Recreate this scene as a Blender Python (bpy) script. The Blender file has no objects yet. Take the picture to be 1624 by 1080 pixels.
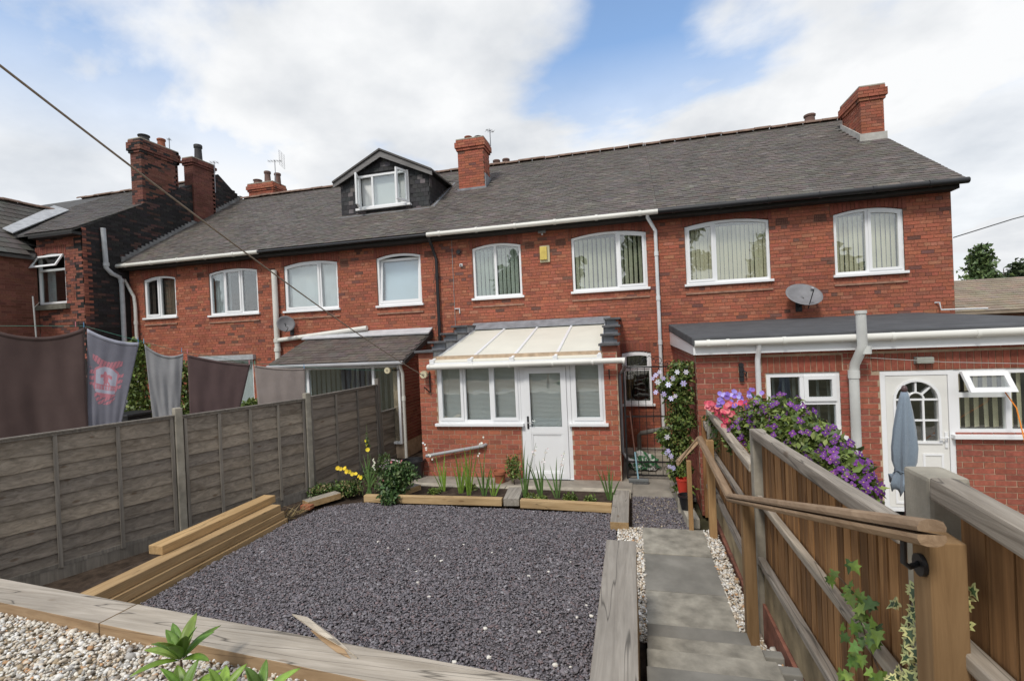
import bpy, bmesh, math, random
import numpy as np
from math import radians, sin, cos, pi, sqrt
from mathutils import Vector, Matrix
random.seed(7); RNG = np.random.default_rng(7)
sc = bpy.context.scene
COL = sc.collection

# ---------------------------------------------------------------- camera
F_PX, YAW, PITCH, ROLL = 770.0, radians(13.9), radians(-.35), radians(-2.55)
CAM = Vector((0, 0, 2.66))
_f = Vector((-sin(YAW)*cos(PITCH), cos(YAW)*cos(PITCH), sin(PITCH)))
_r = Vector((cos(YAW), sin(YAW), 0)); _u = _r.cross(_f)
CR = _r*cos(ROLL)+_u*sin(ROLL); CU = -_r*sin(ROLL)+_u*cos(ROLL)
cam_data = bpy.data.cameras.new('camera'); cam = bpy.data.objects.new('camera', cam_data)
COL.objects.link(cam); sc.camera = cam
cam_data.sensor_width = 36; cam_data.lens = 36*F_PX/1624; cam_data.clip_start = .05; cam_data.clip_end = 2000
M = Matrix.Identity(4)
for i in range(3):
    M[i][0] = CR[i]; M[i][1] = CU[i]; M[i][2] = -_f[i]; M[i][3] = CAM[i]
cam.matrix_world = M
def P(px, py, x=None, y=None, z=None):
    """photo pixel -> point where its ray meets a plane x=, y= or z= of the place"""
    d = _f+CR*((px-812)/F_PX)-CU*((py-540)/F_PX)
    t = (x-CAM.x)/d.x if x is not None else (y-CAM.y)/d.y if y is not None else (z-CAM.z)/d.z
    return CAM+d*t

# ---------------------------------------------------------------- light
SUN_EL, SUN_AZ = radians(50), radians(195)      # azimuth clockwise from +Y; sun high behind the camera to the left
world = bpy.data.worlds.new('World'); sc.world = world; world.use_nodes = True
nt = world.node_tree; nt.nodes.clear()
def nn(t, typ, **k):
    n = t.nodes.new(typ)
    for a, b in k.items():
        if a == 'inp':
            for i, v in b.items(): n.inputs[i].default_value = v
        else: setattr(n, a, b)
    return n
def lk(t, a, b): t.links.new(a, b)
def build_world():
    t = nt
    out = nn(t, 'ShaderNodeOutputWorld'); bg = nn(t, 'ShaderNodeBackground')
    sky = nn(t, 'ShaderNodeTexSky', sky_type='NISHITA', sun_disc=False, sun_elevation=SUN_EL, sun_rotation=SUN_AZ, air_density=1.0, dust_density=.6, ozone_density=1.5)
    skm = nn(t, 'ShaderNodeMixRGB', blend_type='MULTIPLY', inp={0: 1, 2: (1.0, 1.02, 1.0, 1)})
    lk(t, sky.outputs[0], skm.inputs[1])
    co = nn(t, 'ShaderNodeTexCoord')
    sep = nn(t, 'ShaderNodeSeparateXYZ'); lk(t, co.outputs['Generated'], sep.inputs[0])
    zc = nn(t, 'ShaderNodeMath', operation='MAXIMUM', inp={1: 0.0}); lk(t, sep.outputs[2], zc.inputs[0])
    za = nn(t, 'ShaderNodeMath', operation='ADD', inp={1: .28}); lk(t, zc.outputs[0], za.inputs[0])
    dx = nn(t, 'ShaderNodeMath', operation='DIVIDE'); lk(t, sep.outputs[0], dx.inputs[0]); lk(t, za.outputs[0], dx.inputs[1])
    dy = nn(t, 'ShaderNodeMath', operation='DIVIDE'); lk(t, sep.outputs[1], dy.inputs[0]); lk(t, za.outputs[0], dy.inputs[1])
    cmb = nn(t, 'ShaderNodeCombineXYZ'); lk(t, dx.outputs[0], cmb.inputs[0]); lk(t, dy.outputs[0], cmb.inputs[1])
    n1 = nn(t, 'ShaderNodeTexNoise', inp={'Scale': 1.25, 'Detail': 8, 'Roughness': .52, 'Distortion': .25})
    mp = nn(t, 'ShaderNodeMapping', inp={'Location': (SKY_OFF[0], SKY_OFF[1], 0)}); lk(t, cmb.outputs[0], mp.inputs[0]); lk(t, mp.outputs[0], n1.inputs['Vector'])
    ramp = nn(t, 'ShaderNodeMapRange', interpolation_type='SMOOTHSTEP', inp={1: .395, 2: .52, 3: 0, 4: 1}); lk(t, n1.outputs[0], ramp.inputs[0])
    # horizon haze keeps low sky cloudy
    hz = nn(t, 'ShaderNodeMapRange', inp={1: .30, 2: .50, 3: .95, 4: 0}); lk(t, sep.outputs[2], hz.inputs[0])
    mx = nn(t, 'ShaderNodeMath', operation='MAXIMUM'); lk(t, ramp.outputs[0], mx.inputs[0]); lk(t, hz.outputs[0], mx.inputs[1])
    n2 = nn(t, 'ShaderNodeTexNoise', inp={'Scale': 2.1, 'Detail': 7, 'Roughness': .55}); 
    mp2 = nn(t, 'ShaderNodeMapping', inp={'Location': (3.7, 1.3, 0)}); lk(t, cmb.outputs[0], mp2.inputs[0]); lk(t, mp2.outputs[0], n2.inputs['Vector'])
    cr = nn(t, 'ShaderNodeValToRGB'); lk(t, n2.outputs[0], cr.inputs[0])
    e = cr.color_ramp.elements; e[0].position = .34; e[0].color = (.68, .71, .75, 1); e[1].position = .60; e[1].color = (.95, .96, .97, 1)
    cl = nn(t, 'ShaderNodeMixRGB', blend_type='MULTIPLY', inp={0: 1, 2: (CLOUD/.15,)*3+(1,)}); lk(t, cr.outputs[0], cl.inputs[1])
    mix = nn(t, 'ShaderNodeMixRGB'); lk(t, mx.outputs[0], mix.inputs[0]); lk(t, skm.outputs[0], mix.inputs[1]); lk(t, cl.outputs[0], mix.inputs[2])
    lk(t, mix.outputs[0], bg.inputs[0]); bg.inputs[1].default_value = .15
    lk(t, bg.outputs[0], out.inputs[0])
SKY_OFF = (2.241, 0.233); CLOUD = .62
build_world()
sl = bpy.data.lights.new('sun', 'SUN'); sl.energy = 1.5; sl.angle = radians(11); sl.color = (1, .95, .88)
sun = bpy.data.objects.new('sun', sl); COL.objects.link(sun)
sd = Vector((sin(SUN_AZ)*cos(SUN_EL), cos(SUN_AZ)*cos(SUN_EL), sin(SUN_EL)))
sun.rotation_euler = sd.to_track_quat('Z', 'Y').to_euler(); sun.location = (-6, -8, 12)
sc.view_settings.view_transform = 'Standard'; sc.view_settings.look = 'None'
sc.view_settings.exposure = .72; sc.view_settings.gamma = 1.0; sc.view_settings.use_curve_mapping = False

# ---------------------------------------------------------------- object helpers
def wloc(o):
    v = Vector((0, 0, 0))
    while o is not None: v = v+o.location; o = o.parent
    return v
def tag(o, label=None, cat=None, group=None, kind=None):
    if label: o['label'] = label
    if cat: o['category'] = cat
    if group: o['group'] = group
    if kind: o['kind'] = kind
    return o
def thing(name, label, cat, loc=(0, 0, 0), group=None):
    o = bpy.data.objects.new(name, None); COL.objects.link(o); o.location = loc; o.empty_display_size = .1
    return tag(o, label, cat, group)
def mk(name, me, parent=None, loc=(0, 0, 0), mat=None):
    o = bpy.data.objects.new(name, me); COL.objects.link(o); o.location = loc
    if mat is not None and not me.materials: me.materials.append(mat)
    if parent is not None: o.parent = parent
    return o
class MB:
    def __init__(s): s.v = []; s.f = []; s.c = []
    def add(s, vs, fs, c=None):
        n = len(s.v); s.v.extend([tuple(p) for p in vs]); s.f.extend([tuple(i+n for i in f) for f in fs])
        s.c.extend([c]*len(fs)); return s
    def box(s, x0, x1, y0, y1, z0, z1, c=None):
        return s.add([(x0,y0,z0),(x1,y0,z0),(x1,y1,z0),(x0,y1,z0),(x0,y0,z1),(x1,y0,z1),(x1,y1,z1),(x0,y1,z1)],
              [(0,3,2,1),(4,5,6,7),(0,1,5,4),(1,2,6,5),(2,3,7,6),(3,0,4,7)], c)
    def bar(s, a, b, w, h, up=(0, 0, 1), c=None, w2=None, h2=None):
        """beam from a to b, w across, h along up"""
        a = Vector(a); b = Vector(b); d = (b-a).normalized(); u = Vector(up)
        if abs(d.dot(u)) > .99: u = Vector((0, 1, 0))
        sd_ = d.cross(u).normalized(); u = sd_.cross(d).normalized()
        w2 = w2 or w; h2 = h2 or h; vs = []
        for p, ww, hh in ((a, w, h), (b, w2, h2)):
            for i, j in ((-1,-1),(1,-1),(1,1),(-1,1)): vs.append(p+sd_*(i*ww/2)+u*(j*hh/2))
        return s.add(vs, [(0,3,2,1),(4,5,6,7),(0,1,5,4),(1,2,6,5),(2,3,7,6),(3,0,4,7)], c)
    def tube(s, pts, r, n=8, c=None, cap=True):
        pts = [Vector(p) for p in pts]; R = r if isinstance(r, (list, tuple)) else [r]*len(pts)
        vs = []; fs = []; pu = None
        for i, p in enumerate(pts):
            d = (pts[min(i+1, len(pts)-1)]-pts[max(i-1, 0)]).normalized()
            u = Vector((0, 0, 1)) if abs(d.z) < .95 else Vector((1, 0, 0))
            if pu is not None: u = pu
            a = d.cross(u).normalized(); u = a.cross(d).normalized(); pu = u
            for k in range(n):
                th = 2*pi*k/n; vs.append(p+(a*cos(th)+u*sin(th))*R[i])
        for i in range(len(pts)-1):
            for k in range(n):
                k2 = (k+1) % n; fs.append((i*n+k, i*n+k2, (i+1)*n+k2, (i+1)*n+k))
        if cap: fs.append(tuple(range(n-1, -1, -1))); fs.append(tuple((len(pts)-1)*n+k for k in range(n)))
        return s.add(vs, fs, c)
    def lathe(s, cx, cy, prof, n=16, c=None):
        vs = []; fs = []
        for r, z in prof:
            for k in range(n): vs.append((cx+r*cos(2*pi*k/n), cy+r*sin(2*pi*k/n), z))
        for i in range(len(prof)-1):
            for k in range(n):
                k2 = (k+1) % n; fs.append((i*n+k, i*n+k2, (i+1)*n+k2, (i+1)*n+k))
        fs.append(tuple(range(n-1, -1, -1))); fs.append(tuple((len(prof)-1)*n+k for k in range(n)))
        return s.add(vs, fs, c)
    def ring(s, outer, inner, y0, y1, c=None):
        """closed ring between two outlines in the XZ plane, from y0 (front) to y1"""
        n = len(outer); vs = [(x, y0, z) for x, z in outer]+[(x, y0, z) for x, z in inner]+[(x, y1, z) for x, z in outer]+[(x, y1, z) for x, z in inner]
        fs = []
        for i in range(n):
            j = (i+1) % n
            fs += [(i, j, n+j, n+i), (2*n+j, 2*n+i, 3*n+i, 3*n+j), (i, 2*n+i, 2*n+j, j), (n+j, 3*n+j, 3*n+i, n+i)]
        return s.add(vs, fs, c)
    def slab(s, poly, a, b, c=None):
        """polygon of 3-D points poly swept by the vector b-a"""
        d = Vector(b)-Vector(a); n = len(poly); vs = [Vector(p) for p in poly]+[Vector(p)+d for p in poly]
        fs = [tuple(range(n-1, -1, -1)), tuple(range(n, 2*n))]+[(i, (i+1) % n, n+(i+1) % n, n+i) for i in range(n)]
        return s.add(vs, fs, c)
    def mesh(s, name, off=Vector((0, 0, 0)), smooth=False):
        me = bpy.data.meshes.new(name); me.from_pydata([(p[0]-off.x, p[1]-off.y, p[2]-off.z) for p in s.v], [], s.f)
        if any(c is not None for c in s.c):
            at = me.color_attributes.new('tint', 'FLOAT_COLOR', 'CORNER'); dat = []
            for f, c in zip(s.f, s.c): dat += list(c or (1, 1, 1))[:3]*0+([*(c or (1, 1, 1))[:3], 1]*len(f))
            at.data.foreach_set('color', dat)
        if smooth: me.polygons.foreach_set('use_smooth', [True]*len(me.polygons))
        me.update(); return me
    def build(s, name, mat, parent=None, smooth=False, bevel=0, fix=False, kind=None):
        off = wloc(parent) if parent is not None else Vector((0, 0, 0))
        o_off = off
        if parent is None and s.v:     # a top-level mesh gets its origin at its base
            a = np.array(s.v); o_off = Vector(((a[:,0].min()+a[:,0].max())/2, (a[:,1].min()+a[:,1].max())/2, a[:,2].min()))
        me = s.mesh(name, o_off, smooth)
        if bevel or fix:
            bm = bmesh.new(); bm.from_mesh(me); bmesh.ops.recalc_face_normals(bm, faces=bm.faces)
            if bevel: bmesh.ops.bevel(bm, geom=list(bm.edges), offset=bevel, segments=2, affect='EDGES', profile=.6)
            bm.to_mesh(me); bm.free()
        o = mk(name, me, parent, o_off if parent is None else (0, 0, 0), mat)
        if smooth and len(me.polygons) < 20000:
            me.set_sharp_from_angle(angle=radians(40))
        if kind: o['kind'] = kind
        return o

# ---------------------------------------------------------------- materials
MATS = {}
def lin(r, g, b):
    f = lambda c: c/12.92 if c <= .04045 else ((c+.055)/1.055)**2.4
    return tuple(f(v/255) for v in (r, g, b))
def base(name):
    m = bpy.data.materials.new(name); m.use_nodes = True; t = m.node_tree; b = t.nodes['Principled BSDF']; MATS[name] = m
    return m, t, b
def ramp(t, src, stops):
    n = nn(t, 'ShaderNodeValToRGB'); lk(t, src, n.inputs[0]); e = n.color_ramp.elements
    while len(e) < len(stops): e.new(.5)
    for i, (p, c) in enumerate(stops): e[i].position = p; e[i].color = (*c, 1) if len(c) == 3 else c
    return n
def noise(t, vec, scale, detail=5, rough=.55, dist=0):
    n = nn(t, 'ShaderNodeTexNoise', inp={'Scale': scale, 'Detail': detail, 'Roughness': rough, 'Distortion': dist}); lk(t, vec, n.inputs['Vector']); return n.outputs[0]
def coords(t, scale=(1, 1, 1), rnd=0):
    co = nn(t, 'ShaderNodeTexCoord'); mp = nn(t, 'ShaderNodeMapping', inp={'Scale': scale}); lk(t, co.outputs['Object'], mp.inputs[0])
    if rnd:
        oi = nn(t, 'ShaderNodeObjectInfo'); ml = nn(t, 'ShaderNodeMath', operation='MULTIPLY', inp={1: rnd}); lk(t, oi.outputs['Random'], ml.inputs[0])
        lk(t, ml.outputs[0], mp.inputs['Location'])
    return mp.outputs[0]
def mul(t, a, b, fac=1):
    n = nn(t, 'ShaderNodeMixRGB', blend_type='MULTIPLY', inp={0: fac})
    lk(t, a, n.inputs[1]); lk(t, b, n.inputs[2]); return n.outputs[0]
def bump(t, b, h, strength=.3, dist=.01):
    n = nn(t, 'ShaderNodeBump', inp={'Strength': strength, 'Distance': dist}); lk(t, h, n.inputs['Height']); lk(t, n.outputs[0], b.inputs['Normal'])
def plain(name, col, rough=.6, var=.15, scale=6, spec=.4, bmp=0, metal=0):
    m, t, b = base(name); v = coords(t)
    n = noise(t, v, scale); lo = tuple(c*(1-var) for c in col); hi = tuple(min(1, c*(1+var)) for c in col)
    r = ramp(t, n, [(.3, lo), (.7, hi)]); lk(t, r.outputs[0], b.inputs['Base Color'])
    b.inputs['Roughness'].default_value = rough; b.inputs['Specular IOR Level'].default_value = spec; b.inputs['Metallic'].default_value = metal
    if bmp: bump(t, b, noise(t, v, scale*12), bmp, .004)
    return m
def tinted(name, src, rough=.85, stain=None, nscale=30, bmp=.4, var=.22, spec=.3):
    """src 'obj' = colour of the object, 'attr' = colour stored in the mesh"""
    m, t, b = base(name); v = coords(t)
    if src == 'obj': c = nn(t, 'ShaderNodeObjectInfo').outputs['Color']
    else: c = nn(t, 'ShaderNodeVertexColor', layer_name='tint').outputs[0]
    geo = nn(t, 'ShaderNodeNewGeometry').outputs['Position']
    n = noise(t, geo, nscale, 6); r = ramp(t, n, [(.3, (1-var,)*3), (.7, (1+var,)*3)])
    col = mul(t, c, r.outputs[0])
    if stain:
        n2 = noise(t, geo, .9, 5, .6); r2 = ramp(t, n2, stain); col = mul(t, col, r2.outputs[0])
    lk(t, col, b.inputs['Base Color']); b.inputs['Roughness'].default_value = rough; b.inputs['Specular IOR Level'].default_value = spec
    if bmp: bump(t, b, noise(t, geo, nscale*3, 4), bmp, .004)
    return m
def wood(name, axis, dark, light, stain=None, rough=.75, gscale=1, knots=True, crack=0, rv=((.82, .82, .84), (1.12, 1.1, 1.06))):
    m, t, b = base(name); s = [22*gscale]*3; s['xyz'.index(axis)] = 1.1*gscale; v = coords(t, s, 40)
    n = noise(t, v, 1.0, 9, .62, 1.2); r = ramp(t, n, [(.28, dark), (.5, tuple((a+c)/2 for a, c in zip(dark, light))), (.72, light)])
    col = r.outputs[0]
    s2 = [2.2]*3; s2['xyz'.index(axis)] = .7; v2 = coords(t, s2, 17); n2 = noise(t, v2, 1.3, 5, .6)
    r2 = ramp(t, n2, stain or [(.3, (.75,)*3), (.7, (1.15,)*3)]); col = mul(t, col, r2.outputs[0])
    oi = nn(t, 'ShaderNodeObjectInfo'); r3 = ramp(t, oi.outputs['Random'], [(0, rv[0]), (1, rv[1])]); col = mul(t, col, r3.outputs[0])
    if knots:
        sk = [5.0]*3; sk['xyz'.index(axis)] = 1.6; vk = coords(t, sk, 23)
        vo = nn(t, 'ShaderNodeTexVoronoi', inp={'Scale': 1.0}); lk(t, vk, vo.inputs['Vector'])
        rk = ramp(t, vo.outputs['Distance'], [(.0, (.5, .43, .38)), (.06, (.68, .6, .54)), (.11, (1, 1, 1))]); col = mul(t, col, rk.outputs[0])
    if crack:
        sc_ = [9.0]*3; sc_['xyz'.index(axis)] = .55; vc = coords(t, sc_, 31)
        nc = noise(t, vc, 1.0, 2, .4, 0); rc = ramp(t, nc, [(.49, (1, 1, 1)), (.5, (crack,)*3), (.51, (1, 1, 1))]); col = mul(t, col, rc.outputs[0])
    lk(t, col, b.inputs['Base Color']); b.inputs['Roughness'].default_value = rough; b.inputs['Specular IOR Level'].default_value = .25
    bump(t, b, n, .45, .006)
    return m
def glass_mat(name, tint=(.92, .95, .95), ior=1.5, refl=1.0):
    m = bpy.data.materials.new(name); m.use_nodes = True; t = m.node_tree; t.nodes.clear(); MATS[name] = m
    out = nn(t, 'ShaderNodeOutputMaterial'); mx = nn(t, 'ShaderNodeMixShader'); tr = nn(t, 'ShaderNodeBsdfTransparent', inp={0: (*tint, 1)})
    gl = nn(t, 'ShaderNodeBsdfGlossy', inp={0: (refl, refl, refl, 1), 1: .01}); lw = nn(t, 'ShaderNodeLayerWeight', inp={0: .5}); fr = nn(t, 'ShaderNodeMath', operation='POWER', inp={1: 4.0}); lk(t, lw.outputs['Facing'], fr.inputs[0])
    ad = nn(t, 'ShaderNodeMath', operation='MULTIPLY_ADD', inp={1: .85, 2: .15}); lk(t, fr.outputs[0], ad.inputs[0])
    g = nn(t, 'ShaderNodeNewGeometry').outputs['Position']; nz = noise(t, g, 1.7, 2); bp = nn(t, 'ShaderNodeBump', inp={0: .06, 1: .05}); lk(t, nz, bp.inputs['Height']); lk(t, bp.outputs[0], gl.inputs['Normal'])
    lk(t, ad.outputs[0], mx.inputs[0]); lk(t, tr.outputs[0], mx.inputs[1]); lk(t, gl.outputs[0], mx.inputs[2]); lk(t, mx.outputs[0], out.inputs[0])
    return m
STAIN = [(.28, (.80, .77, .76)), (.5, (1, 1, 1)), (.75, (1.08, 1.06, 1.05))]
brick_o = tinted('brick_piece', 'obj', stain=STAIN); brick_a = tinted('brick_field', 'attr', stain=STAIN)
slate_o = tinted('slate_piece', 'obj', rough=.7, nscale=9, stain=[(.3, (.8, .8, .78)), (.6, (1.05, 1.05, 1.05)), (.8, (1.2, 1.15, 1.1))], bmp=.3, var=.16)
slate_a = tinted('slate_field', 'attr', rough=.7, nscale=9, stain=[(.3, (.8, .8, .78)), (.6, (1.05, 1.05, 1.05)), (.8, (1.2, 1.15, 1.1))], bmp=.3, var=.16)
chip_a = tinted('stone_chip', 'attr', rough=.75, nscale=60, bmp=.2, var=.18)
leaf_a = tinted('leaf', 'attr', rough=.5, nscale=14, bmp=0, var=.2, spec=.4)
leaf_o = tinted('leaf_piece', 'obj', rough=.45, nscale=22, bmp=.1, var=.25, spec=.45)
petal_o = tinted('petal', 'obj', rough=.6, nscale=40, bmp=0, var=.2)
for m_ in (leaf_a, leaf_o, petal_o):
    b_ = m_.node_tree.nodes['Principled BSDF']; b_.inputs['Subsurface Weight'].default_value = 0
mortar = plain('mortar', (.46, .35, .25), .95, .25, 9, .1, .3)
mortar_red = plain('old_mortar', (.22, .115, .08), .95, .3, 5, .1, .3)
upvc = plain('white_upvc', (.80, .81, .82), .32, .03, 1.2, .5)
upvc_old = plain('cream_upvc', (.68, .67, .62), .4, .06, 2, .5)
lead = plain('lead_flashing', (.22, .23, .25), .55, .25, 5, .4, .15)
felt = plain('roofing_felt', (.075, .077, .082), .85, .25, 3, .3, .35)
polyc = plain('cream_roof_panel', (.70, .68, .59), .45, .05, 1.5, .4)
concrete = plain('concrete', (.36, .33, .27), .9, .25, 5, .2, .3)
blackmetal = plain('black_metal', (.013, .013, .014), .45, .2, 4, .5)
blackpipe = plain('black_plastic', (.016, .016, .018), .4, .2, 4, .5)
greypipe = plain('grey_plastic', (.33, .33, .34), .45, .1, 3, .4)
whitepipe = plain('white_plastic', (.66, .68, .70), .4, .08, 2.5, .45)
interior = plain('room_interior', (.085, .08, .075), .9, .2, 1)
soil = plain('soil', (.055, .040, .030), .95, .45, 9, .1, .8)
terracotta = plain('terracotta', (.33, .12, .065), .8, .2, 12, .2, .2)
glass = glass_mat('window_glass')
darkwall = None
# ---------------------------------------------------------------- bricks, slates, windows
YF = 11.5                                             # rear face of the terrace
def jit(c, a): k = 1+random.uniform(-a, a); return tuple(max(0, v*k*(1+random.uniform(-.06, .06))) for v in c)
def col_terrace():
    r = random.random()
    if r < .04: return jit((.16, .078, .062), .2)
    if r < .20: return jit((.265, .096, .064), .1)
    if r < .32: return jit((.37, .150, .092), .12)
    return jit((.345, .115, .070), .11)
def col_new():
    r = random.random()
    if r < .2: return jit((.31, .100, .066), .1)
    return jit((.375, .125, .076), .1)
def col_ext():
    return jit((.30, .095, .064), .13)
def col_soot():
    r = random.random()
    return jit((.026, .024, .025), .35) if r < .8 else jit((.07, .04, .036), .3)
def col_old():
    r = random.random()
    return jit((.09, .05, .045), .3) if r < .25 else jit((.24, .088, .06), .22)
cube = MB().box(-.5, .5, -.5, .5, -.5, .5).mesh('brick'); cube.materials.append(brick_o)
def lay(a0, a1, z0, z1, course, blen, holes=(), hide=None, header_every=0, gap=.009):
    out = []; row = 0; z = z0
    while z < z1-.012:
        h = min(course, z1-z)-gap; zc = z+h/2
        L = blen/2 if header_every and row % header_every == header_every-1 else blen
        iv = [(a0, a1)]
        for (h0, h1, g0, g1) in holes:
            if min(z+h, g1)-max(z, g0) > .35*h:
                n = []
                for p, q in iv:
                    if h1 <= p or h0 >= q: n.append((p, q))
                    else:
                        if h0 > p: n.append((p, h0))
                        if h1 < q: n.append((h1, q))
                iv = n
        for p, q in iv:
            off = (row % 2)*blen/2+(blen/4 if L < blen else 0)
            k = math.floor((p-a0-off)/L); x = a0+off+k*L
            while x < q-.01:
                s, e = max(x, p), min(x+L, q)-gap
                if e-s > .03 and not (hide and hide((s+e)/2, zc)): out.append(((s+e)/2, zc, e-s, h))
                x += L
        z += course; row += 1
    return out
def place_bricks(wall, bricks, face, colfn, axis='x', depth=.06, sgn=1, maxn=300, extra=()):
    """bricks stand in the plane axis(x|y); face = front coordinate; sgn = direction of depth"""
    off = wloc(wall)
    def key(b):
        p = Vector((b[0], face, b[1])) if axis == 'x' else Vector((face, b[0], b[1]))
        return -b[2]*b[3]/(p-CAM).length
    bricks = sorted(bricks, key=key); m = MB()
    for i, (a, z, l, h) in enumerate(bricks):
        pr = random.uniform(-.0025, .0025); c = colfn(); d = face+sgn*(depth/2+pr)
        if i < maxn:
            o = bpy.data.objects.new('brick', cube); COL.objects.link(o); o.parent = wall; o.color = (*c, 1)
            if axis == 'x': o.location = Vector((a, d, z))-off; o.scale = (l, depth, h)
            else: o.location = Vector((d, a, z))-off; o.scale = (depth, l, h)
        elif axis == 'x': m.box(a-l/2, a+l/2, d-depth/2, d+depth/2, z-h/2, z+h/2, c)
        else: m.box(d-depth/2, d+depth/2, a-l/2, a+l/2, z-h/2, z+h/2, c)
    if m.v: tag(m.build('brickwork', brick_a, wall), kind='stuff')
def grid_wall(mb, a0, a1, z0, z1, holes, f0, f1, axis='x'):
    xs = sorted({a0, a1, *[min(max(v, a0), a1) for h in holes for v in h[:2]]}); zs = sorted({z0, z1, *[min(max(v, z0), z1) for h in holes for v in h[2:]]})
    for i in range(len(xs)-1):
        for j in range(len(zs)-1):
            cx, cz = (xs[i]+xs[i+1])/2, (zs[j]+zs[j+1])/2
            if any(h[0] < cx < h[1] and h[2] < cz < h[3] for h in holes): continue
            if axis == 'x': mb.box(xs[i], xs[i+1], f0, f1, zs[j], zs[j+1])
            else: mb.box(f0, f1, xs[i], xs[i+1], zs[j], zs[j+1])
    return mb

slat_beige = plain('beige_blind', (.78, .70, .50), .8, .06, 2); slat_grey = plain('grey_blind', (.58, .62, .53), .8, .06, 2)
slat_pale = plain('pale_blind', (.74, .77, .78), .8, .06, 2); slat_blue = plain('roller_blind', (.60, .70, .78), .8, .04, 2)
slat_white = plain('white_blind', (.72, .73, .72), .8, .04, 2); cur_dark = plain('dark_curtain', (.10, .075, .06), .9, .2, 3); cur_pale = plain('pale_curtain', (.42, .47, .48), .9, .2, 3)
def shape(x0, x1, z0, top, w, wt=None, n=8):
    wt = w if wt is None else wt; xa, xb = x0+w, x1-w
    pts = [(xa, z0+w), (xb, z0+w)]
    for i in range(n+1):
        x = xb+(xa-xb)*i/n; pts.append((x, top(x)-wt))
    return pts
def pane_poly(name, pts, y, mat, parent):
    m = MB(); m.slab([(x, y, z) for x, z in pts], (0, 0, 0), (0, .012, 0)); return m.build(name, mat, parent, fix=True)
def blind(parent, kind, xa, xb, za, zb, y):
    if not kind: return
    k = kind[0]; m = MB()
    if k == 'vane':
        _, mat, ang, pitch = kind; x = xa+pitch*.5; i = 0
        while x < xb:
            a = ang+random.uniform(-.1, .1); dx, dy = .044*cos(a), .044*sin(a); sw = random.uniform(-.006, .006)
            m.slab([(x-dx, y-dy, zb), (x+dx, y+dy, zb), (x+dx+sw, y+dy, za+.01), (x-dx+sw, y-dy, za+.01)], (0, 0, 0), (0, .003, 0)); x += pitch
        m.build('blind', mat, parent)
    elif k == 'venetian':
        z = za
        while z < zb: m.box(xa, xb, y, y+.018, z, z+.017); z += .024
        m.build('blind', kind[1], parent)
    elif k == 'roller': m.box(xa, xb, y, y+.006, za, zb); m.build('blind', kind[1], parent)
    elif k == 'curtain':      # list of (u0,u1,material)
        for u0, u1, mat in kind[1]:
            q = MB(); a, b = xa+(xb-xa)*u0, xa+(xb-xa)*u1; n = max(6, int((b-a)/.022)); vs = []; fs = []
            for i in range(n+1):
                x = a+(b-a)*i/n; yy = y+.022*sin(i*1.15)+.01*sin(i*.5)
                vs += [(x, yy, za), (x, yy, zb)]
            for i in range(n): fs.append((2*i, 2*i+2, 2*i+3, 2*i+1))
            q.add(vs, fs); o = q.build('curtain', mat, parent); o.modifiers.new('thick', 'SOLIDIFY').thickness = .004
def window(parent, y, x0, x1, z0, z1, rise, lights, bl=None, sill=True, fw=.055, mat=None, dep=.07, name='window', sillmat=None):
    """frame + sashes + panes; lights = [(u0,u1,v0,v1,'fix'|'sash'|'open')] in fractions of the frame"""
    mat = mat or upvc; xc, W = (x0+x1)/2, x1-x0
    top = lambda x: z1-rise*((2*(x-xc)/W)**2)
    m = MB(); m.ring(shape(x0, x1, z0, top, 0), shape(x0, x1, z0, top, fw), y, y+dep)
    H = z1-rise-z0; us = sorted({l[0] for l in lights if l[0] > 0})
    for u in us:
        x = x0+W*u; zt = max([l[3] for l in lights if abs(l[0]-u) < 1e-3 or abs(l[1]-u) < 1e-3]); zb = min([l[2] for l in lights if abs(l[0]-u) < 1e-3])
        m.box(x-.03, x+.03, y+.004, y+dep-.004, z0+(fw*.9 if zb == 0 else H*zb), top(x)-fw*.9 if zt == 1 else z0+H*zt)
    for l in lights:
        if l[2] > 0:
            z = z0+H*l[2]; m.box(x0+W*l[0]+.03*(l[0] > 0), x0+W*l[1]-.03*(l[1] < 1), y+.006, y+dep-.006, z-.03, z+.03)
    w = m.build(name, mat, parent)
    if sill:
        s = MB(); s.box(x0-.05, x1+.05, y-.09, y+.03, z0-.055, z0-.002); s.build('sill', sillmat or mat, w, bevel=.006)
    for l in lights:
        xa = x0+W*l[0]+(.03 if l[0] > 0 else fw); xb = x0+W*l[1]-(.03 if l[1] < 1 else fw)
        za = z0+(H*l[2]+.03 if l[2] > 0 else fw)
        tp = (lambda x: top(x)-fw) if l[3] == 1 else (lambda x, q=z0+H*l[3]-.03: q)
        if l[4] == 'fix':
            pane_poly('pane', shape(xa-.01, xb+.01, za-.01, tp, 0, -.01), y+.03, glass, w)
        elif l[4] == 'sash':
            q = MB(); q.ring(shape(xa-.012, xb+.012, za-.012, tp, 0, -.012), shape(xa, xb, za, tp, .04), y-.018, y+.045)
            s = q.build('sash', mat, w); pane_poly('pane', shape(xa, xb, za, tp, .035), y+.015, glass, w)
        bt = min(tp(xa), tp(xb))+rise*.3
        if bl:
            b_ = bl if not isinstance(bl, dict) else bl.get(lights.index(l))
            blind(w, b_, xa+.0, xb-.0, za, bt-.01, y+dep+.05)
    return w
def sky_top(px0, px1, pyt, pyb, y, rise=0):
    """photo box of a window -> x0,x1,z0,z1 in the wall plane y"""
    pm, qm = (px0+px1)/2, (pyt+pyb)/2
    return P(px0, qm, y=y).x, P(px1, qm, y=y).x, P(pm, pyb, y=y).z, P(pm, pyt, y=y).z

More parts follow.
